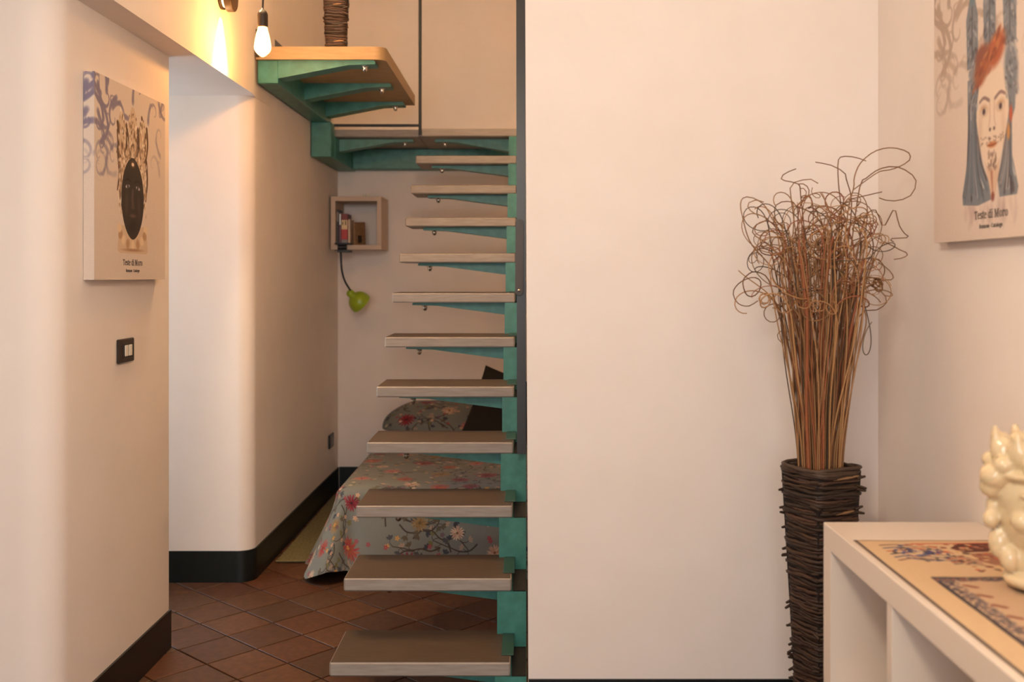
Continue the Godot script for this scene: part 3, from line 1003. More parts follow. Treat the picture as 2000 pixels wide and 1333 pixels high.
func stairs() -> void:
	var s := thing("staircase", "green steel staircase with pale wooden treads cantilevered over the floral bed", "staircase", V(-0.33, 0, 4.6))
	var z0 := 3.26
	var going := 0.2588
	var rise := 0.192
	var yb := 0.1437
	var th := 0.0457
	# zigzag stringer (profile in depth and height)
	var up := PackedVector2Array()
	for n in 11:
		up.append(Vector2(z0 + going * n, yb + rise * n))
		up.append(Vector2(z0 + going * (n + 1), yb + rise * n))
	up.append(Vector2(z0 + going * 11, yb + rise * 11))
	up.append(Vector2(z0 + going * 11 + 0.1, yb + rise * 11))
	var outline := PackedVector2Array([Vector2(z0, 0)])
	outline.append_array(up)
	for n in range(11, 0, -1):
		outline.append(Vector2(z0 + going * n + 0.1, yb + rise * (n - 1) - 0.065))
		outline.append(Vector2(z0 + going * (n - 1) + 0.1, yb + rise * (n - 1) - 0.065))
	outline.append(Vector2(z0 + 0.1, 0))
	var st := begin()
	slab(st, outline, V(-0.095, 0, 0), V(0, 0, 1), Vector3.UP, Vector3(0.1, 0, 0))
	var stringer := part("stringer", st, M.green, s)
	for n in 11:
		st = begin()
		board(st, -0.042, 0.004, yb + rise * n, yb + rise * n + 0.004, z0 + going * n + 0.002, z0 + going * (n + 1) - 0.002, 0.001)
		part("step_plate", st, M.dark_top, stringer)
	for n in 11:
		var d := z0 + going * n
		var y := yb + rise * n
		st = begin()
		board(st, -0.623, -0.046, y, y + th, d, d + 0.30, 0.005)
		var t := part("tread", st, M.wood, s)
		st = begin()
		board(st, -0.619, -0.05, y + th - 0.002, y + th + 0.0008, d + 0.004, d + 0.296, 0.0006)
		part("worn_shaded_top", st, M.worn_shaded_wood, t)  # browner top face; part of its darkness is painted shade
		st = begin()
		board(st, -0.076, -0.036, y + th, y + th + 0.005, d + 0.057, d + 0.255, 0.0015)
		part("hold_down_plate", st, M.dark_green, t)
		part("bracket", arm(-0.094, -0.54, y, d + 0.10, 0.08, 0.06), M.green, s)
		part("cap_nut", nut(-0.482, y - 0.014, d + 0.125), M.chrome, t)
	# corner landing of two boards
	var yl := yb + rise * 11
	var dl := z0 + going * 11
	st = begin()
	board(st, -0.632, -0.03, yl, yl + th, dl, 6.845, 0.004)
	part("landing_board", st, M.wood, s)
	st = begin()
	board(st, -1.245, -0.634, yl + 0.002, yl + th, dl + 0.04, 6.845, 0.004)
	part("landing_board", st, M.wood, s)
	part("bracket", arm(-1.13, -0.68, yl, 6.24, 0.09, 0.075), M.green, s)
	part("cap_nut", nut(-0.735, yl - 0.014, 6.285), M.chrome, s)
	part("bracket", arm(-0.094, -0.55, yl, 6.24, 0.09, 0.075), M.green, s)
	part("cap_nut", nut(-0.49, yl - 0.014, 6.285), M.chrome, s)
	st = begin()
	board(st, -1.13, -0.03, 2.125, yl, 6.72, 6.845, 0.003)
	part("back_beam", st, M.green, s)
	st = begin()
	board(st, -1.246, -1.13, 2.12, yl, 6.10, 6.845, 0.003)
	part("landing_beam", st, M.green, s)
	st = begin()
	board(st, -1.25, -1.133, 2.12, 2.323, 5.99, 6.10, 0.003)
	part("riser_post", st, M.green, s)
	st = begin()
	board(st, -1.25, -1.154, 2.323, 2.431, 4.79, 6.10, 0.003)
	part("platform_beam", st, M.green, s)
	# upper platform, its outer corner rounded
	var pl := PackedVector2Array([Vector2(-1.253, 4.77), Vector2(-0.70, 4.77)])
	pl.append_array(arc(Vector2(-0.70, 4.82), 0.05, -90, 0, 8))
	pl.append_array(PackedVector2Array([Vector2(-0.65, 6.06), Vector2(-1.285, 6.06), Vector2(-1.285, 5.175), Vector2(-1.253, 5.175)]))
	st = begin()
	prism(st, pl, 2.431, 2.491)
	part("platform_board", st, M.honey_wood, s)
	for d in [4.79, 5.36, 5.93]:
		part("bracket", arm(-1.154, -0.70, 2.431, d, 0.10, 0.085, 0.018), M.green, s)
		part("cap_nut", nut(-0.755, 2.431 - 0.018, d + 0.045), M.chrome, s)
	st = begin()
	board(st, -1.25, -1.235, 2.44, 2.57, 4.755, 4.768, 0.002)
	part("wall_plate", st, M.brown_steel, s)
	# railings
	st = begin()
	tube(st, [V(-0.623, yl + 0.005, dl - 0.012), V(-0.623, 3.99, dl - 0.012)], 0.0095, 10)
	part("railing_rod", st, M.black_steel, s)
	st = begin()
	tube(st, [V(-1.15, 2.318, 6.09), V(-0.623, 2.318, dl - 0.012)], 0.0085, 10)
	part("railing_bar", st, M.black_steel, s)
	st = begin()
	slab(st, PackedVector2Array([Vector2(-0.030, yb + rise * 3 + 0.012), Vector2(0.005, yb + rise * 3 + 0.012), Vector2(0.0, 3.98), Vector2(-0.036, 3.98)]), V(0, 0, 3.96), Vector3.RIGHT, Vector3.UP, V(0, 0, 0.036))
	var post := part("newel_post", st, M.black_steel, s)
	st = begin()
	var plate := PackedVector2Array()
	plate.append_array(arc(Vector2(-0.022, 1.362), 0.0155, 180, 360, 10))
	plate.append_array(arc(Vector2(-0.020, 1.625), 0.0155, 0, 180, 10))
	slab(st, plate, V(0, 0, 3.945), Vector3.RIGHT, Vector3.UP, V(0, 0, 0.014))
	part("connection_plate", st, M.brown_steel, post)
	st = begin()
	lathe(st, [Vector2(0, 0.006), Vector2(0.004, 0.005), Vector2(0.006, 0.0)], 12, Transform3D(Basis(Vector3.RIGHT, PI / 2), V(-0.022, 1.366, 3.945)))
	part("bolt", st, M.chrome, post)

# ---- bed ---------------------------------------------------------------------
func bed() -> void:
	var b := thing("bed", "low double bed pushed against the end wall under the stairs", "bed", V(0.1, 0, 5.8))
	var st := begin()
	box(st, V(-0.87, 0.17, 6.80), V(1.04, 0.405, 4.85), 0.04)
	part("mattress", st, M.ivory, b)
	st = begin()
	box(st, V(-0.85, 0.11, 6.80), V(1.04, 0.17, 4.88), 0.01)
	part("base", st, M.bakelite, b)
	for x in [-0.78, 0.95]:
		for d in [4.96, 6.7]:
			st = begin()
			box(st, V(x - 0.03, 0.0, d + 0.03), V(x + 0.03, 0.11, d - 0.03), 0.006)
			part("leg", st, M.bakelite, b)
	# bedspread: top sheet and a hanging skirt that flares at the free corner
	var TOPY := 0.42
	var x0 := -0.90
	var x1 := 1.06
	var d0 := 4.81
	var d1 := 6.82
	var rc := 0.07
	var edge := []   # outline of the top from the back along the left, round the corner, along the front
	var nrm := []
	var n1 := 40
	for i in n1:
		edge.append(Vector2(x0, lerpf(d1, d0 + rc, float(i) / n1)))
		nrm.append(Vector2(-1, 0))
	for i in 13:
		var a := deg_to_rad(180.0 + 90.0 * i / 12.0)
		edge.append(Vector2(x0 + rc, d0 + rc) + Vector2(cos(a), sin(a)) * rc)
		nrm.append(Vector2(cos(a), sin(a)))
	for i in range(1, 51):
		edge.append(Vector2(lerpf(x0 + rc, x1, i / 50.0), d0))
		nrm.append(Vector2(0, -1))
	var g := []
	var uv := []
	var rows := 30
	for j in rows + 1:
		var row := []
		var ur := []
		for i in edge.size():
			var e: Vector2 = edge[i]
			var nn: Vector2 = nrm[i]
			var corner := 0.0
			if i >= n1 - 6 and i <= n1 + 16:
				corner = pow(sin(PI * (i - (n1 - 6)) / 22.0), 1.4)
			if i > n1 + 13:
				corner *= 0.55
			var back: float = clampf((n1 - i) / float(n1), 0, 1)
			var flare: float = 0.055 + 0.135 * corner + (0.03 if i < n1 else -0.025)
			if i > n1 + 12: flare = 0.05 + 0.07 * exp(-(i - n1 - 12) / 7.0)
			var rip := sin(i * 0.55 + 1.0) * 0.010 + sin(i * 0.23) * 0.008
			if i > n1 + 9 and i < n1 + 15: rip -= 0.045 * (1.0 - absf(i - n1 - 12) / 3.0)
			var t := float(j) / rows
			var p: Vector3
			var s := 0.0
			if t < 0.3:
				# shoulder: rolls over the mattress edge
				var a := t / 0.3 * PI / 2
				var off := -0.05 + 0.05 * sin(a)
				p = V(e.x + nn.x * off, TOPY - 0.05 + 0.05 * cos(a), e.y + nn.y * off)
				s = -0.05 + 0.078 * t / 0.3
			else:
				var q := (t - 0.3) / 0.7
				var hem := 0.018 + 0.02 * absf(sin(i * 0.21)) + 0.03 * clampf(1.0 - absf(i - n1 - 9) / 4.0, 0, 1)
				var off := (flare + rip) * pow(q, 1.15)
				p = V(e.x + nn.x * off, lerpf(TOPY - 0.05, hem if i <= n1 + 12 else 0.005 + 0.01 * absf(sin(i * 0.21)), q), e.y + nn.y * off)
				s = 0.028 + 0.36 * q
			row.append(p)
			ur.append(Vector2(e.x + nn.x * s, -e.y - nn.y * s) * 1.0)
		g.append(row)
		uv.append(ur)
	st = begin()
	sheet(st, g, uv, true)
	var inner := []
	for j in g.size():
		var row := []
		for i in g[j].size():
			row.append(g[j][i] - Vector3(nrm[i].x, 0, -nrm[i].y) * 0.004 - Vector3(0, 0.002, 0))
		inner.append(row)
	sheet(st, inner, uv, false)
	# top
	var tg := []
	var tu := []
	for j in 25:
		var row := []
		var ur := []
		for i in 25:
			var x := lerpf(x0 + 0.05, x1, i / 24.0)
			var d := lerpf(d0 + 0.05, d1, j / 24.0)
			row.append(V(x, TOPY + 0.004 * sin(x * 9.0 + d * 4.0) * minf(1.0, minf(i, minf(j, 24 - i)) / 3.0), d))
			ur.append(Vector2(x, -d))
		tg.append(row)
		tu.append(ur)
	sheet(st, tg, tu, false)
	solo("bedspread", st, M.floral, "grey-blue floral bedspread hanging to the floor over the bed", "bedspread")
	# pillow in the same print, dark cushion leaning on it
	st = begin()
	plump(st, Vector3(0.41, 0.21, 0.175), 0.85, Transform3D(Basis(Vector3.RIGHT, deg_to_rad(-90)), V(-0.50, 0.453, 6.56)))
	solo("pillow", st, M.floral, "plump floral pillow lying at the head of the bed", "pillow")
	st = begin()
	cushion(st, Vector3(0.22, 0.22, 0.055), Transform3D(Basis(Vector3(0, 0, 1), deg_to_rad(-20)) * Basis(Vector3.RIGHT, deg_to_rad(-9)), V(-0.105, 0.602, 6.17)), 30, 1.0, 0.427)
	solo("cushion", st, M.brown_cloth, "dark brown square cushion propped up beside the floral pillow", "cushion")
	# rug
	st = begin()
	box(st, V(-1.232, 0.0005, 6.55), V(-0.55, 0.012, 5.07), 0.004)
	var rug := solo("rug", st, M.rug, "plain olive green rug between the passage wall and the bed", "rug")
	for d in [5.07, 6.55]:
		st = begin()
		tube(st, [V(-1.232, 0.009, d), V(-0.55, 0.009, d)], 0.0055, 6)
		part("binding", st, M.rug, rug)

# ---- box shelf ---------------------------------------------------------------
func wall_shelf() -> void:
	var x0 := -1.238
	var x1 := -0.914
	var y0 := 1.59
	var y1 := 1.93
	var df := 6.53
	var db := 6.847
	var t := 0.03
	var s := thing("box_shelf", "square pale wood box shelf on the end wall above the lime lamp", "shelf", V((x0 + x1) / 2, y0, 6.7))
	for b in [["bottom_board", x0, x1, y0, y0 + t], ["top_board", x0, x1, y1 - t, y1], ["side_board", x0, x0 + t, y0 + t, y1 - t], ["side_board", x1 - t, x1, y0 + t, y1 - t]]:
		var st := begin()
		board(st, b[1], b[2], b[3], b[4], df, db, 0.0015)
		part(b[0], st, M.shelf_wood, s)
	# books, spines to the room: x from the inner left side
	var yb := y0 + t + 0.0005
	var books := [
		[0.002, 0.016, 0.228, rgb(44, 36, 38), [[0.15, 0.21, rgb(120, 104, 96)]], "slim black book with grey spine label at the wall end of the box shelf"],
		[0.020, 0.012, 0.205, rgb(120, 84, 96), [[0.13, 0.198, rgb(226, 232, 230)]], "thin book with white upper spine between black and red books"],
		[0.034, 0.040, 0.200, rgb(112, 30, 30), [[0.100, 0.160, rgb(222, 190, 144)], [0.036, 0.099, rgb(178, 24, 20)], [0.004, 0.034, rgb(136, 124, 118)]], "thick red book with cream band on its spine in the box shelf"],
		[0.076, 0.014, 0.165, rgb(206, 178, 150), [], "narrow cream paperback beside the thick red book"],
	]
	for b in books:
		var o := thing("book", b[5], "book", V(x0 + t + b[0] + b[1] / 2, yb, 6.62), "books in the box shelf")
		var bx: float = x0 + t + b[0]
		var st := begin()
		board(st, bx, bx + b[1], yb, yb + b[2], 6.555, 6.70, 0.002)
		var m := mat("cover_" + str(used.book), b[3], 0.45)
		var cover := part("cover", st, m, o)
		st = begin()
		board(st, bx + 0.0015, bx + b[1] - 0.0015, yb + 0.004, yb + b[2] + 0.0006, 6.56, 6.696, 0.0005)
		part("pages", st, M.ivory, o)
		for k in b[4]:
			st = begin()
			board(st, bx + 0.0008, bx + b[1] - 0.0008, yb + k[0], yb + k[1], 6.5538, 6.556, 0.0004)
			part("spine_band", st, mat("band_%d" % M.size(), k[2], 0.4), cover)
		if b[1] > 0.03:
			for q in [[0.006, 0.130, 0.148], [0.024, 0.128, 0.156]]:
				st = begin()
				board(st, bx + q[0], bx + q[0] + 0.006, yb + q[1], yb + q[2], 6.5532, 6.555, 0.0003)
				part("spine_lettering", st, M.print_black, cover)
	# brown picture book leaning on the others, its cover half turned to the room
	var o := thing("book", "brown picture-covered book leaning against the cream paperback", "book", V(x0 + 0.166, yb, 6.645), "books in the box shelf")
	var tilt := Basis(Vector3.UP, deg_to_rad(60)) * Basis(Vector3(0, 0, 1), deg_to_rad(3))
	var st := begin()
	box(st, Vector3(-0.055, 0, -0.008), Vector3(0.055, 0.148, 0.008), 0.002)
	var c1 := part("cover", st, mat("cover_brown", rgb(176, 142, 110), 0.45, noise_tex(0.03, rgb(190, 180, 168), rgb(255, 246, 230), 128, 66, 3), 9.0), o, false)
	c1.transform = Transform3D(tilt, Vector3(0.0, 0.003, 0.0))
	st = begin()
	box(st, Vector3(-0.026, 0.014, 0.0078), Vector3(0.014, 0.062, 0.0086), 0.0)
	part("cover_picture", st, mat("cover_dark", rgb(58, 48, 40), 0.4), c1, false)
	# two little glasses on top
	for x in [-1.030, -1.006]:
		st = begin()
		lathe(st, [Vector2(0, 0), Vector2(0.008, 0), Vector2(0.009, 0.002), Vector2(0.0095, 0.017), Vector2(0.0085, 0.018), Vector2(0.0075, 0.004), Vector2(0, 0.004)], 14, Transform3D(Basis(), V(x, y1 + 0.0002, 6.57)))
		solo("glass_trinket", st, M.ivory, "tiny shiny pale trinket on top of the box shelf, " + ("nearer the passage wall" if x < -1.02 else "nearer the stair treads"), "ornament", "trinkets on the box shelf")

func clamp_lamp() -> void:
	var o := thing("clamp_lamp", "lime green clip-on lamp with black flexible neck under the box shelf", "lamp", V(-1.17, 1.57, 6.5))
	var st := begin()
	# clip: two jaws and a spring barrel round the shelf's bottom board
	board(st, -1.205, -1.105, 1.6235, 1.632, 6.48, 6.56, 0.002)
	board(st, -1.205, -1.105, 1.572, 1.586, 6.48, 6.56, 0.002)
	board(st, -1.19, -1.135, 1.578, 1.632, 6.505, 6.526, 0.004)
	tube(st, [V(-1.185, 1.605, 6.498), V(-1.130, 1.605, 6.498)], 0.014, 10)
	var clip := part("clip", st, M.black_plastic, o)
	st = begin()
	tube(st, [V(-1.20, 1.576, 6.487), V(-1.186, 1.576, 6.487)], 0.008, 10)
	part("clip_screw", st, M.chrome, clip)
	st = begin()
	tube(st, smooth_path([V(-1.167, 1.60, 6.49), V(-1.164, 1.52, 6.488), V(-1.158, 1.45, 6.49), V(-1.14, 1.385, 6.50), V(-1.107, 1.325, 6.52)], 30), 0.0065, 8)
	part("neck", st, M.wire, o)
	# shade: lathe along its axis, mouth to the lower right and the wall
	var ax := Vector3(0.62, -0.66, -0.42).normalized()
	var side := ax.cross(Vector3.UP).normalized()
	var t := Transform3D(Basis(side, ax, side.cross(ax)), V(-1.118, 1.318, 6.525))
	st = begin()
	lathe(st, [Vector2(0, -0.012), Vector2(0.012, -0.011), Vector2(0.022, -0.004), Vector2(0.0255, 0.008), Vector2(0.025, 0.020), Vector2(0.024, 0.030), Vector2(0.034, 0.036), Vector2(0.050, 0.047), Vector2(0.063, 0.066), Vector2(0.070, 0.090), Vector2(0.072, 0.114), Vector2(0.070, 0.114), Vector2(0.066, 0.09), Vector2(0.05, 0.07), Vector2(0.03, 0.048), Vector2(0, 0.04)], 32, t)
	part("shade", st, M.lime, o)

func switches() -> void:
	# light switch plate on the near wall block
	var x := -1.3585
	var o := thing("light_switch", "dark brown light switch plate with ivory rockers below the dark-faced canvas", "switch", V(x, 1.168, 3.47))
	var st := begin()
	board(st, x, x + 0.011, 1.128, 1.209, 3.405, 3.535, 0.003)
	var pl := part("plate", st, M.bakelite, o)
	st = begin()
	board(st, x + 0.010, x + 0.0125, 1.143, 1.194, 3.432, 3.515, 0.001)
	part("insert", st, M.black_plastic, pl)
	for d in [[3.447, 3.473], [3.482, 3.506]]:
		st = begin()
		board(st, x + 0.011, x + 0.0155, 1.150, 1.187, d[0], d[1], 0.0015)
		part("rocker", st, M.ivory, o)
	# socket on the far wall
	x = -1.2505
	o = thing("wall_socket", "small black wall socket low on the passage wall near the bed head", "socket", V(x, 0.36, 6.58))
	st = begin()
	board(st, x, x + 0.012, 0.318, 0.405, 6.52, 6.65, 0.003)
	part("plate", st, M.black_plastic, o)
	st = begin()
	board(st, x + 0.0115, x + 0.0135, 0.335, 0.388, 6.555, 6.615, 0.001)
	part("outlet", st, M.bakelite, o)

# ---- pictures -------------------------------------------------------------------
func text_mesh(s: String, size: int, px: float) -> TextMesh:
	var t := TextMesh.new()
	var f := SystemFont.new()
	f.font_names = PackedStringArray(["Droid Serif"])
	f.font_italic = true
	t.font = f
	t.text = s
	t.font_size = size
	t.pixel_size = px
	t.depth = 0.0008
	return t

func picture(label: String, tex: Texture2D, wall_x: float, inward: float, d_left: float, d_right: float, y0: float, y1: float, tu: float) -> void:
	# stretched canvas on the wall x = wall_x, its face looking along inward; d_left is the edge at the picture's left
	var th := 0.034
	var xf := wall_x + inward * th
	var o := thing("canvas_print", label, "picture", V(wall_x, y0, (d_left + d_right) / 2))
	var st := begin()
	box(st, Vector3(minf(wall_x + inward * 0.0005, xf - inward * 0.001), y0, -maxf(d_left, d_right)), Vector3(maxf(wall_x + inward * 0.0005, xf - inward * 0.001), y1, -minf(d_left, d_right)), 0.003)
	part("stretcher", st, M.canvas_side, o)
	var m := StandardMaterial3D.new()
	m.albedo_texture = tex
	m.roughness = 0.8
	st = begin()
	# face, and the print wrapped round the two upright edges
	var faces := [[V(xf, y1, d_left), V(xf, y1, d_right), V(xf, y0, d_right), V(xf, y0, d_left), 0.0, 1.0, Vector3(inward, 0, 0)]]
	var w := wall_x + inward * 0.001
	var e := -0.001 * signf(d_right - d_left)
	faces.append([V(w, y1, d_left + e), V(xf, y1, d_left), V(xf, y0, d_left), V(w, y0, d_left + e), 0.06, 0.0, V(0, 0, -signf(d_right - d_left))])
	faces.append([V(xf, y1, d_right), V(w, y1, d_right - e), V(w, y0, d_right - e), V(xf, y0, d_right), 1.0, 0.94, V(0, 0, signf(d_right - d_left))])
	for f in faces:
		var q := [[f[0], Vector2(f[4], 0)], [f[1], Vector2(f[5], 0)], [f[2], Vector2(f[5], 1)], [f[3], Vector2(f[4], 1)]]
		var ord := [0, 1, 2, 0, 2, 3]
		if (f[1] - f[0]).cross(f[2] - f[0]).dot(f[6]) > 0: ord = [0, 2, 1, 0, 3, 2]
		for k in ord:
			st.set_normal(f[6])
			st.set_uv(q[k][1])
			st.add_vertex(q[k][0])
	var face := part("printed_canvas", st, m, o)
	var hh := y1 - y0
	for row in [["Teste di Moro", 32, 0.00082, 0.912], ["Romano - Catalogo", 24, 0.00056, 0.953]]:
		var t := MeshInstance3D.new()
		t.name = "lettering"
		t.mesh = text_mesh(row[0], row[1], row[2])
		t.material_override = M.print_black
		face.add_child(t, true)
		t.transform = Transform3D(Basis(Vector3.UP, inward * PI / 2), Vector3(xf + inward * 0.0003, y1 - hh * row[3], -lerpf(d_left, d_right, tu)))

func canvases() -> void:
	picture("canvas print of a crowned dark-faced ceramic head on the wall block above the switch", dark_head(), -1.3585, 1.0, 3.15, 3.77, 1.409, 2.052, 0.5)
	picture("canvas print of a pale-faced ceramic head with grey hair above the white cabinet", fair_head(), 1.1175, -1.0, 2.71, 2.09, 1.508, 2.158, 0.53)

# ---- lamps -----------------------------------------------------------------------
func lamps() -> void:
	# bare bulb on a cord
	var bx := -1.065
	var bd := 4.16
	var o := thing("pendant_bulb", "glowing pear-shaped filament bulb hanging from a dark socket on a cord", "lamp", V(bx, 2.31, bd))
	var st := begin()
	lathe(st, [Vector2(0, 2.311), Vector2(0.006, 2.312), Vector2(0.017, 2.320), Vector2(0.028, 2.331), Vector2(0.0335, 2.342), Vector2(0.0345, 2.352), Vector2(0.0335, 2.364), Vector2(0.030, 2.385), Vector2(0.025, 2.407), Vector2(0.020, 2.425), Vector2(0.0185, 2.437)], 32, Transform3D(Basis(), V(bx, 0, bd)))
	part("bulb", st, M.bulb_glow, o)
	st = begin()
	lathe(st, [Vector2(0, 2.432), Vector2(0.0205, 2.432), Vector2(0.0215, 2.434), Vector2(0.0215, 2.480), Vector2(0.020, 2.489), Vector2(0.014, 2.499), Vector2(0.006, 2.504), Vector2(0.004, 2.512)], 28, Transform3D(Basis(), V(bx, 0, bd)))
	part("socket", st, M.bakelite, o)
	st = begin()
	tube(st, smooth_path([V(bx, 2.505, bd), V(bx + 0.004, 2.60, bd), V(bx + 0.012, 3.0, bd), V(bx + 0.012, 3.97, bd)], 16), 0.0042, 8)
	var cord := part("cord", st, M.wire, o)
	st = begin()
	lathe(st, [Vector2(0, 0), Vector2(0.045, 0), Vector2(0.05, 0.006), Vector2(0.05, 0.03), Vector2(0, 0.03)], 24, Transform3D(Basis(), V(bx + 0.012, 3.968, bd)))
	part("ceiling_rose", st, M.black_plastic, cord)
	var l := OmniLight3D.new()
	l.name = "bulb_light"
	l.light_color = BULB_COL
	l.light_energy = BULB_E
	l.light_size = 0.025
	l.omni_range = 12.0
	l.omni_attenuation = 2.0
	l.shadow_enabled = true
	o.add_child(l)
	l.position = V(bx, 2.36, bd) - o.position
	# round sconce that throws its light up and down the wall
	var sx := -1.25
	var sy := 2.57
	var sd := 4.21
	o = thing("wall_sconce", "dark bronze round wall sconce washing the plaster beam above the opening", "lamp", V(sx, sy, sd))
	st = begin()
	var t := Transform3D(Basis(Vector3(0, 0, 1), -PI / 2), V(sx + 0.001, sy, sd))
	lathe(st, [Vector2(0, 0.0), Vector2(0.052, 0.0), Vector2(0.052, 0.012), Vector2(0, 0.012)], 32, t)
	part("back_plate", st, M.brown_steel, o)
	st = begin()
	lathe(st, [Vector2(0, 0.024), Vector2(0.058, 0.024), Vector2(0.061, 0.027), Vector2(0.061, 0.052), Vector2(0.058, 0.055), Vector2(0, 0.055)], 40, t)
	part("disc_cover", st, M.brown_steel, o)
	st = begin()
	lathe(st, [Vector2(0.044, 0.012), Vector2(0.044, 0.024)], 32, t)
	part("light_slot", st, M.sconce_glow, o)
	for dir in [-1.0, 1.0]:
		var sp := SpotLight3D.new()
		sp.name = "sconce_light"
		sp.light_color = SCONCE_COL
		sp.light_energy = SCONCE_DOWN_E if dir < 0 else SCONCE_UP_E
		sp.light_size = 0.02
		sp.spot_angle = 33.0 if dir < 0 else 55.0
		sp.spot_angle_attenuation = 0.9
		sp.spot_range = 8.0
		sp.spot_attenuation = 2.0
		sp.shadow_enabled = true
		o.add_child(sp)
		sp.position = Vector3(0.03, dir * 0.066, 0)
		sp.rotation = Vector3(dir * PI / 2, 0, 0)

func added_room_lamp() -> void:
	# unseen glass globe added above the frame to light the room
	var c := V(-0.1, 2.18, 1.05)
	var o := thing("added_globe_lamp", "unseen white glass globe lamp added as room light before the partition wall", "lamp", c)
	var st := begin()
	var prof := []
	for i in 25:
		var a := -PI / 2 + PI * i / 24.0
		prof.append(Vector2(maxf(0.14 * cos(a), 0.0001), 0.14 * sin(a)))
	lathe(st, prof, 36, Transform3D(Basis(), c))
	part("globe", st, M.added_globe_glow, o)
	st = begin()
	tube(st, [c + Vector3(0, 0.135, 0), c + Vector3(0, 1.81, 0)], 0.008, 8)
	part("stem", st, M.black_steel, o)
	var l := OmniLight3D.new()
	l.name = "added_globe_light"
	l.light_color = ADDED_GLOBE_COL
	l.light_energy = ADDED_GLOBE_E
	l.light_size = 0.13
	l.omni_range = 14.0
	l.omni_attenuation = 2.0
	l.shadow_enabled = true
	o.add_child(l)

# ---- wicker vases ----------------------------------------------------------------
func vase_ring(y: float, k: float, wob: float, r: RandomNumberGenerator) -> Array:
	# a bent withy round the square, tapering body (local axes, turned by the caller)
	var half := lerpf(0.043, 0.080, y / 0.885) * k
	var pts := []
	var n := 32
	var ph := r.randf() * TAU
	for i in n:
		var a := TAU * i / n
		var c := cos(a)
		var s := sin(a)
		var q := pow(pow(absf(c), 7) + pow(absf(s), 7), -1.0 / 7.0)
		var w := 1.0 + wob * sin(a * 3.0 + ph) + r.randf_range(-wob, wob) * 0.7
		pts.append(Vector3(c * q * half * w, y + sin(a * 2.0 + ph) * 0.003 + r.randf_range(-0.0016, 0.0016), s * q * half * w))
	return pts

func vases() -> void:
	var r := RandomNumberGenerator.new()
	r.seed = 31
	var o := thing("wicker_vase", "tall dark square wicker floor vase holding curly twigs in the corner", "vase", V(0.838, 0, 2.90), "dark wicker vases")
	o.rotation.y = deg_to_rad(25)
	var st := begin()
	# lining: a tapering square tube with a floor
	for q in 4:
		var b := Basis(Vector3.UP, PI / 2 * q)
		quad(st, b * Vector3(-0.041, 0.004, 0.041), b * Vector3(0.041, 0.004, 0.041), b * Vector3(0.077, 0.875, 0.077), b * Vector3(-0.077, 0.875, 0.077), b * Vector3(0, 0, 1))
		quad(st, b * Vector3(-0.036, 0.01, 0.036), b * Vector3(0.036, 0.01, 0.036), b * Vector3(0.071, 0.875, 0.071), b * Vector3(-0.071, 0.875, 0.071), b * Vector3(0, 0, -1))
	box(st, Vector3(-0.041, 0.002, -0.041), Vector3(0.041, 0.012, 0.041))
	part("lining", st, M.lining, o, false)
	st = begin()
	var y := 0.007
	while y < 0.872:
		var rad := r.randf_range(0.0036, 0.0066)
		var tone := r.randf()
		var col := Color(0.028, 0.013, 0.007).lerp(Color(0.080, 0.036, 0.018), tone * tone)
		tube(st, vase_ring(y, 1.0 + r.randf_range(-0.02, 0.045), 0.028, r), rad, 5, true, col)
		y += rad * 1.35
	# loose ends that stick out at the edges
	for k in 70:
		var yy := r.randf_range(0.03, 0.86)
		var half := lerpf(0.043, 0.080, yy / 0.885)
		var b := Basis(Vector3.UP, PI / 2 * (r.randi() % 4))
		var a := b * Vector3(half * 0.7, yy, half + 0.004)
		var e := b * Vector3(half + r.randf_range(0.003, 0.010), yy + r.randf_range(-0.012, 0.008), half + r.randf_range(0.002, 0.008))
		tube(st, [a, a.lerp(e, 0.6), e], [0.0045, 0.0045, 0.0035], 5, false, Color(0.05, 0.026, 0.015))
	part("weave", st, M.wicker, o, false)
	# a few peeled, lighter withies
	for k in 11:
		st = begin()
		var yy: float = [0.862, 0.815, 0.765, 0.70, 0.632, 0.545, 0.47, 0.36, 0.27, 0.17, 0.09][k]
		var half := lerpf(0.043, 0.080, yy / 0.885) + 0.007
		var b := Basis(Vector3.UP, PI / 2 * (k % 2))
		var u0 := r.randf_range(-0.8, -0.1) * half
		var u1 := u0 + r.randf_range(0.6, 1.1) * half
		tube(st, [b * Vector3(u0, yy - 0.003, half - 0.002), b * Vector3((u0 + u1) / 2, yy, half + 0.001), b * Vector3(u1, yy + 0.002, half - 0.002)], [0.002, 0.0042, 0.0025], 6, false, Color(0.22, 0.11, 0.045).lerp(Color(0.4, 0.22, 0.10), r.randf()))
		part("pale_withy", st, M.wicker, o, false)
	st = begin()
	for k in 4:
		tube(st, vase_ring(0.868 + k * 0.0055, 1.0 + r.randf_range(-0.02, 0.035), 0.022, r), 0.0055, 6, true, Color(0.07, 0.036, 0.02))
	part("rim", st, M.wicker, o, false)
	var v2: Node3D = o.duplicate()
	v2.name = numbered("wicker_vase")
	add_child(v2, true)
	v2.position = V(-0.94, 2.4912, 5.1)
	v2.rotation.y = deg_to_rad(7)
	tag(v2, "dark wicker vase standing up on the upper stair platform, beside the hanging bulb", "vase", "dark wicker vases")

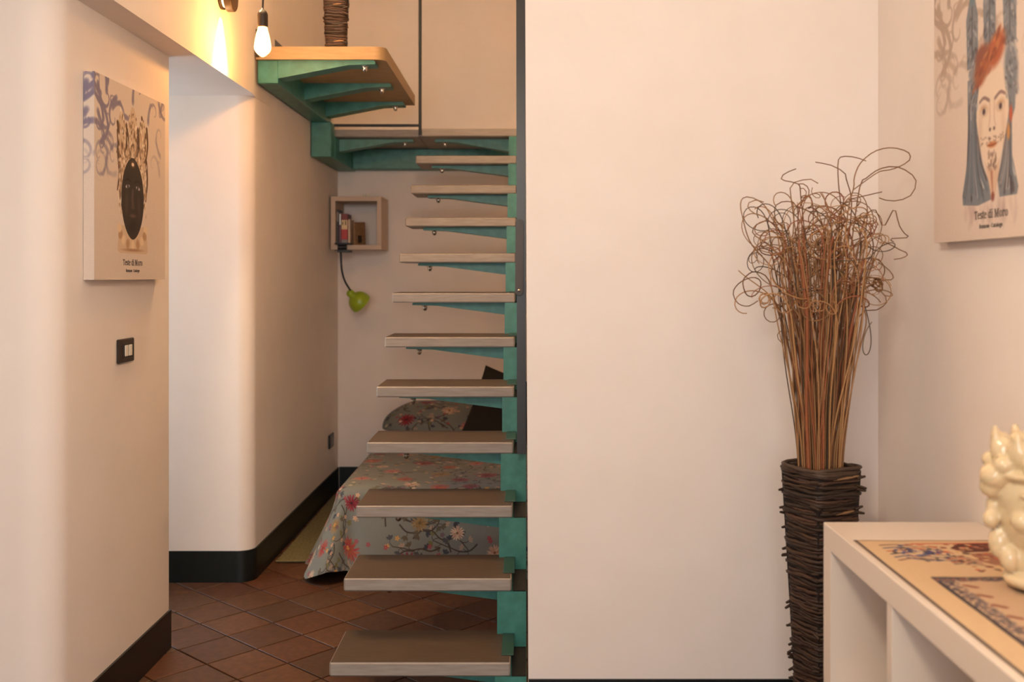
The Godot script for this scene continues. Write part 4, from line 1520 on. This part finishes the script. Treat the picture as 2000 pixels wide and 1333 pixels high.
func twigs() -> void:
	var r := RandomNumberGenerator.new()
	r.seed = 404
	var base := V(0.838, 0.0, 2.90)
	var o := thing("twig_bunch", "bunch of curly dried brown twigs standing in the floor vase", "dried twigs", V(0.838, 0.3, 2.90))
	for k in 160:
		var thick: bool = k % 32 == 31
		var a := r.randf() * TAU
		var q := sqrt(r.randf()) * 0.066
		var p := base + Vector3(cos(a) * q * 0.5, 0.32, sin(a) * q * 0.5)
		var rim := base + Vector3(cos(a) * q, 0.9, sin(a) * q)
		var dir := (rim - p).normalized()
		var spread := r.randf_range(0.3, 1.0)
		var lean := Vector3(cos(a) * 0.17 * spread, 1.0, sin(a) * 0.12 * spread) + Vector3(r.randf_range(-0.09, 0.09), 0, r.randf_range(-0.05, 0.05))
		var pts := [p, p.lerp(rim, 0.5), rim]
		p = rim
		var curly: bool = k % 5 < 2
		var straight := r.randf_range(0.35, 0.64) if curly else r.randf_range(0.36, 0.72)
		var total := straight + (r.randf_range(0.28, 0.60) if curly else r.randf_range(0.04, 0.26))
		if thick:
			straight = r.randf_range(0.48, 0.64)
			total = straight + 0.02
		var s := 0.0
		# each tip rolls into a loop of its own size, mostly seen from the side
		var axis := Vector3(r.randf_range(-0.6, 0.6), r.randf_range(-0.8, 0.8), 1.0 if r.randf() < 0.5 else -1.0).normalized()
		var loop := r.randf_range(0.012, 0.042) if k % 8 else r.randf_range(0.045, 0.07)
		var wob := r.randf() * TAU
		var step := 0.012
		while s < total:
			s += step
			if s < straight:
				var sway := Vector3(sin(s * 11.0 + wob), 0, cos(s * 8.0 + wob)) * 0.085
				dir = dir.lerp((lean + sway).normalized(), 0.12).normalized()
			else:
				var grow := clampf((s - straight) / 0.10, 0.0, 1.0)
				var kk := grow / loop * (0.75 + 0.45 * sin((s - straight) * 9.0 + wob))
				dir = dir.rotated(axis, kk * step).normalized()
				axis = (axis + Vector3(r.randf_range(-1, 1), r.randf_range(-1, 1), r.randf_range(-1, 1)) * 0.09).normalized()
				# stay within the bunch
				var off := p - (base + Vector3(-0.01, 1.40, 0))
				var out := Vector3(off.x / 0.19, off.y / 0.27, off.z / 0.20)
				if out.length() > 0.9:
					dir = (dir - off.normalized() * 0.16 * (out.length() - 0.9) * 4.0).normalized()
			p += dir * step
			p.x = minf(p.x, 1.10)
			p.z = clampf(p.z, -3.22, -2.62)
			pts.append(p)
		var r0 := r.randf_range(0.0018, 0.0032)
		if thick: r0 = 0.0056
		var radii := []
		for i in pts.size():
			radii.append(lerpf(r0, r0 * (0.5 if not thick else 0.6), float(i) / pts.size()))
		var col := Color(0.19, 0.078, 0.027).lerp(Color(0.42, 0.215, 0.085), r.randf())
		if thick or r.randf() < 0.12: col = Color(0.28, 0.085, 0.03)
		if r.randf() < 0.12: col = Color(0.10, 0.055, 0.028)
		var st := begin()
		tube(st, pts, radii, 5, false, col)
		part("twig", st, M.twig, o)
	# the long loose curls that stand clear of the bunch; points are centimetres right of and above the vase's rim
	var loose := [
		[[8, 72.3], [8.9, 77.8], [9.9, 80.9], [12.6, 85.2], [16.2, 88.4], [19.7, 89.1], [24, 87.8], [25.8, 86], [24, 84.4], [20.5, 83.2], [16.2, 82.3], [12.6, 79.9], [9.9, 77.4]],
		[[9.9, 77.8], [12.6, 80.5], [17.7, 83.5], [22.4, 83.8], [25.8, 80.1], [24, 75.4], [20.1, 74.1], [17.3, 75.2]],
		[[-10.8, 51.6], [-14.8, 57], [-20.2, 62.5], [-23, 69.6], [-23.2, 73.1], [-21.4, 75.2], [-18.7, 75], [-16.3, 72.7], [-14.8, 68.8], [-12.8, 67.2]],
		[[-10.1, 55.5], [-14.8, 61.7], [-19.1, 64.9], [-19.1, 67.2], [-16.3, 68.8], [-20, 70.7], [-20.6, 73.1], [-18.7, 74.3], [-17.1, 73.5]],
		[[-9.7, 51.6], [-10.8, 57.8], [-13.6, 61.3], [-16.3, 62.5], [-18.2, 61.3], [-17.1, 59.6], [-13.6, 58.9], [-10.1, 59.4], [-8.1, 61.7]],
		[[-11.6, 44.1], [-13.2, 52.3], [-16.7, 54.3], [-19.8, 53.1], [-21.4, 51.2], [-20.2, 48], [-17.5, 47.2], [-15.5, 48.8], [-15.9, 51.6], [-18.7, 52.7], [-21.8, 51.2], [-23, 48.4], [-21.8, 45.3], [-19.5, 44.5], [-17.1, 46.1]],
		[[-4.6, 75.8], [-6.1, 79], [-9.3, 79.7], [-10.1, 80.9], [-8.5, 82.5], [-6.1, 83.5]],
		[[-6.1, 79], [-4.6, 80.3], [-1.4, 80.9], [0.5, 79.5]],
		[[12.6, 51.6], [16.6, 61.7], [19.7, 62.1], [23.6, 60.6], [25.2, 59.4], [22.8, 58.2], [20.1, 57.7]],
		[[13.4, 47.6], [17.7, 51.6], [21.7, 52.1], [22.8, 53.9], [21.3, 55.9], [18.5, 57]],
		[[13.4, 41.4], [17.3, 43.3], [19.3, 45.7], [18.5, 48.4], [16.6, 50.2]],
		[[8.7, 73.5], [11.9, 75.4], [15, 76.2], [18.5, 77]],
		[[11.1, 74.3], [8.7, 80.5], [7.2, 82.3], [4, 84.5], [0.5, 85.8]],
		[[12.6, 68.8], [17, 71.9], [19.3, 67.2], [21.1, 71.9], [21.7, 67.6], [24, 65.3], [26.4, 64.1], [21.3, 63.7], [20.7, 62.7]],
		[[6.8, 68.8], [4.8, 79], [4.8, 85.2], [7.2, 87], [11.1, 87], [13.4, 85.6]],
		[[-7.7, 59.4], [-9.3, 65.6], [-11.6, 68.8], [-11.2, 73.1], [-9.3, 74.3], [-6.9, 73.5], [-6.1, 70.3]],
		[[-6.9, 63.3], [-4.6, 70.3], [-2.2, 72.7], [0.9, 71.9], [0.5, 68.8], [-2.2, 67.2], [-4.6, 65.6]],
		[[0.9, 60.9], [3.3, 65.6], [7.2, 68.8], [4.8, 72.3], [0.9, 73.1], [-1.4, 70.3]],
		[[-4.6, 55.5], [-2.2, 60.2], [2.5, 63.7], [-2.2, 64.9], [-8.1, 63.3], [-9.7, 61.7]],
		[[8.7, 55.5], [6.4, 60.9], [4, 65.6], [7.2, 66.4], [11.1, 63.3], [14.2, 64.9]],
	]
	for keys in loose:
		var n: int = keys.size()
		var pts := []
		var x0: float = clampf(keys[0][0] * 0.28, -5.0, 5.0)
		var zz := r.randf_range(-0.05, 0.05)
		pts.append(base + Vector3(x0 * 0.006, 0.34, zz * 0.4))
		pts.append(base + Vector3(x0 * 0.01, 0.9, zz))
		pts.append(base + Vector3((x0 * 0.6 + keys[0][0] * 0.4) * 0.01, 0.89 + keys[0][1] * 0.0055, zz * 1.2))
		for m in n:
			pts.append(base + Vector3(keys[m][0] * 0.01 - 0.008, 0.89 + keys[m][1] * 0.01, zz * 1.3 + 0.03 * sin(m * 1.3 + n)))
		var path := smooth_path(pts, 34 + n * 5)
		var radii := []
		for m in path.size(): radii.append(lerpf(0.0026, 0.0015, float(m) / path.size()))
		var st := begin()
		tube(st, path, radii, 5, false, Color(0.17, 0.066, 0.022).lerp(Color(0.30, 0.15, 0.06), r.randf()))
		part("twig", st, M.twig, o)

# ---- cabinet and what stands on it ------------------------------------------------
func cabinet() -> void:
	var x0 := 0.735
	var x1 := 1.114
	var H := 0.815
	var far := 2.52
	var outer := 0.058
	var cell := 0.377
	var div := 0.029
	var near := far - outer * 2 - cell * 4 - div * 3
	var o := thing("cube_cabinet", "white open cube cabinet along the side wall carrying the linen runner", "cabinet", V(0.93, 0, (far + near) / 2))
	var st := begin()
	board(st, x0, x1, H - outer, H, near, far, 0.0015)
	part("top_panel", st, M.white_board, o)
	st = begin()
	board(st, x0, x1, 0.0, outer, near, far, 0.0015)
	part("bottom_panel", st, M.white_board, o)
	for d in [[far - outer, far], [near, near + outer]]:
		st = begin()
		board(st, x0, x1, outer, H - outer, d[0], d[1], 0.001)
		part("side_panel", st, M.white_board, o)
	for k in 3:
		var d := far - outer - cell * (k + 1) - div * k
		st = begin()
		board(st, x0 + 0.002, x1, outer, H - outer, d - div, d, 0.001)
		part("divider", st, M.white_board, o)
	st = begin()
	board(st, x0 + 0.002, x1, 0.40, 0.42, near + outer, far - outer, 0.001)
	part("shelf_board", st, M.white_board, o)
	# linen runner with sewn figure
	var m := StandardMaterial3D.new()
	m.albedo_texture = runner_print()
	m.roughness = 0.9
	solo("table_runner", cloth(0.751, 1.111, 2.343, 0.903, H + 0.0003, 0.0022), m, "linen runner with dark stitched hem and sewn figure on the white cabinet", "runner")
	var m2 := StandardMaterial3D.new()
	m2.albedo_texture = mat_print()
	m2.roughness = 0.9
	solo("embroidered_mat", cloth(0.811, 1.091, 2.048, 1.008, H + 0.0027, 0.002), m2, "smaller tan mat with dark patterned border lying on the linen runner", "mat")

func cloth(x0: float, x1: float, d_far: float, d_near: float, y: float, th: float) -> SurfaceTool:
	var st := begin()
	var g := []
	var uv := []
	for j in 31:
		var row := []
		var ur := []
		for i in 13:
			var u := i / 12.0
			var v := j / 30.0
			var e := minf(minf(u, 1 - u) * 12.0, minf(v, 1 - v) * 30.0)
			var up := th * (0.3 if e < 0.5 else 1.0) + 0.0004 * sin(u * 17.0 + v * 31.0)
			row.append(V(lerpf(x0, x1, u), y + up, lerpf(d_far, d_near, v)))
			ur.append(Vector2(u, v))
		g.append(row)
		uv.append(ur)
	sheet(st, g, uv, true)
	var lo := []
	for j in g.size():
		var row := []
		for p in g[j]: row.append(Vector3(p.x, y, p.z))
		lo.append(row)
	sheet(st, lo, uv, false)
	return st

func bust() -> void:
	# glazed head vase: ellipsoids joined softly, then meshed
	var prims := [
		[Vector3(0, 0.012, 0), Vector3(0.064, 0.022, 0.058)], [Vector3(0, 0.05, 0), Vector3(0.05, 0.05, 0.046)],
		[Vector3(0, 0.135, 0.0), Vector3(0.072, 0.085, 0.074)], [Vector3(0, 0.165, -0.005), Vector3(0.08, 0.07, 0.078)],
		[Vector3(0, 0.096, 0.045), Vector3(0.026, 0.022, 0.024)], [Vector3(0, 0.142, 0.076), Vector3(0.010, 0.024, 0.014)], [Vector3(0, 0.126, 0.081), Vector3(0.015, 0.009, 0.012)],
		[Vector3(0, 0.107, 0.070), Vector3(0.022, 0.007, 0.010)], [Vector3(0, 0.204, 0), Vector3(0.087, 0.018, 0.085)], [Vector3(0, 0.222, 0), Vector3(0.074, 0.03, 0.072)],
	]
	for s in [-1.0, 1.0]:
		prims.append([Vector3(s * 0.03, 0.172, 0.066), Vector3(0.022, 0.006, 0.011)])
		prims.append([Vector3(s * 0.03, 0.155, 0.066), Vector3(0.014, 0.008, 0.009)])
		prims.append([Vector3(s * 0.04, 0.125, 0.05), Vector3(0.022, 0.018, 0.02)])
		prims.append([Vector3(s * 0.082, 0.2, 0.02), Vector3(0.026, 0.024, 0.026)])
		prims.append([Vector3(s * 0.086, 0.178, 0.01), Vector3(0.02, 0.02, 0.022)])
		prims.append([Vector3(s * 0.08, 0.14, 0.0), Vector3(0.012, 0.022, 0.014)])
		prims.append([Vector3(s * 0.086, 0.118, 0.008), Vector3(0.014, 0.016, 0.014)])
		prims.append([Vector3(s * 0.07, 0.075, 0.0), Vector3(0.018, 0.03, 0.02)])
		prims.append([Vector3(s * 0.056, 0.05, 0.015), Vector3(0.016, 0.024, 0.018)])
	for k in 9:
		var a := TAU * k / 9.0 + 0.2
		prims.append([Vector3(cos(a) * 0.066, 0.244, sin(a) * 0.064), Vector3(0.022, 0.026, 0.02)])
		prims.append([Vector3(cos(a) * 0.079, 0.262, sin(a) * 0.077), Vector3(0.008, 0.022, 0.008)])
		var b := a + TAU / 18.0
		prims.append([Vector3(cos(b) * 0.08, 0.222, sin(b) * 0.078), Vector3(0.018, 0.016, 0.018)])
	var cell := 0.005
	var lo := Vector3(-0.125, -0.006, -0.105)
	var dim := Vector3i(51, 64, 42)
	var field := PackedFloat32Array()
	field.resize(dim.x * dim.y * dim.z)
	field.fill(0.05)
	for p in prims:
		var c: Vector3 = p[0]
		var e: Vector3 = p[1]
		var a := Vector3i(((c - e - Vector3.ONE * 0.022 - lo) / cell).floor()).clamp(Vector3i.ZERO, dim - Vector3i.ONE)
		var b := Vector3i(((c + e + Vector3.ONE * 0.022 - lo) / cell).ceil()).clamp(Vector3i.ZERO, dim - Vector3i.ONE)
		for z in range(a.z, b.z + 1):
			for y in range(a.y, b.y + 1):
				for x in range(a.x, b.x + 1):
					var q := lo + Vector3(x, y, z) * cell - c
					var k0 := (q / e).length()
					var k1 := (q / (e * e)).length()
					var d := k0 * (k0 - 1.0) / maxf(k1, 1e-5) if k1 > 1e-5 else -minf(e.x, minf(e.y, e.z))
					var id := (z * dim.y + y) * dim.x + x
					var old := field[id]
					var h := maxf(0.006 - absf(d - old), 0.0) / 0.006
					field[id] = minf(d, old) - h * h * 0.0015
	var at := V(0.985, 0.829, 1.955)
	var st := nets(field, dim, lo, cell, Transform3D(Basis(Vector3.UP, deg_to_rad(-12)).scaled(Vector3.ONE * 1.06), at))
	solo("ceramic_head", st, M.cream_glaze, "cream glazed ceramic head vase with leafy crown standing on the embroidered mat", "ornament")

func nets(f: PackedFloat32Array, dim: Vector3i, lo: Vector3, cell: float, t: Transform3D) -> SurfaceTool:
	var st := begin()
	var vid := {}
	var pos := []
	var nor := []
	var sx := 1
	var sy := dim.x
	var sz := dim.x * dim.y
	for z in dim.z - 1:
		for y in dim.y - 1:
			for x in dim.x - 1:
				var b := z * sz + y * sy + x
				var ins := 0
				for c in 8:
					if f[b + (c & 1) + ((c >> 1) & 1) * sy + ((c >> 2) & 1) * sz] < 0.0: ins += 1
				if ins == 0 or ins == 8: continue
				var sum := Vector3()
				var cnt := 0
				for c in 8:
					for ax in 3:
						if c & (1 << ax): continue
						var va := f[b + (c & 1) + ((c >> 1) & 1) * sy + ((c >> 2) & 1) * sz]
						var e := c | (1 << ax)
						var vb := f[b + (e & 1) + ((e >> 1) & 1) * sy + ((e >> 2) & 1) * sz]
						if (va < 0.0) == (vb < 0.0): continue
						var k := va / (va - vb)
						var p := Vector3(c & 1, (c >> 1) & 1, (c >> 2) & 1)
						p[ax] += k
						sum += p
						cnt += 1
				vid[b] = pos.size()
				pos.append(t * (lo + (Vector3(x, y, z) + sum / cnt) * cell))
				var g := Vector3(f[b + 1] + f[b + 1 + sy] + f[b + 1 + sz] + f[b + 1 + sy + sz] - f[b] - f[b + sy] - f[b + sz] - f[b + sy + sz], f[b + sy] + f[b + sy + 1] + f[b + sy + sz] + f[b + sy + 1 + sz] - f[b] - f[b + 1] - f[b + sz] - f[b + 1 + sz], f[b + sz] + f[b + sz + 1] + f[b + sz + sy] + f[b + sz + sy + 1] - f[b] - f[b + 1] - f[b + sy] - f[b + sy + 1])
				nor.append((t.basis * g).normalized())
	for z in range(1, dim.z - 1):
		for y in range(1, dim.y - 1):
			for x in range(1, dim.x - 1):
				var b := z * sz + y * sy + x
				for ax in 3:
					var step: int = [sx, sy, sz][ax]
					if (f[b] < 0.0) == (f[b + step] < 0.0): continue
					var u: int = [sy, sz, sx][ax]
					var v: int = [sz, sx, sy][ax]
					var q := [b, b - u, b - u - v, b - v]
					if not (vid.has(q[0]) and vid.has(q[1]) and vid.has(q[2]) and vid.has(q[3])): continue
					var w := []
					for k in q: w.append([pos[vid[k]], nor[vid[k]]])
					facet(st, [w[0], w[1], w[2]])
					facet(st, [w[0], w[2], w[3]])
	return st
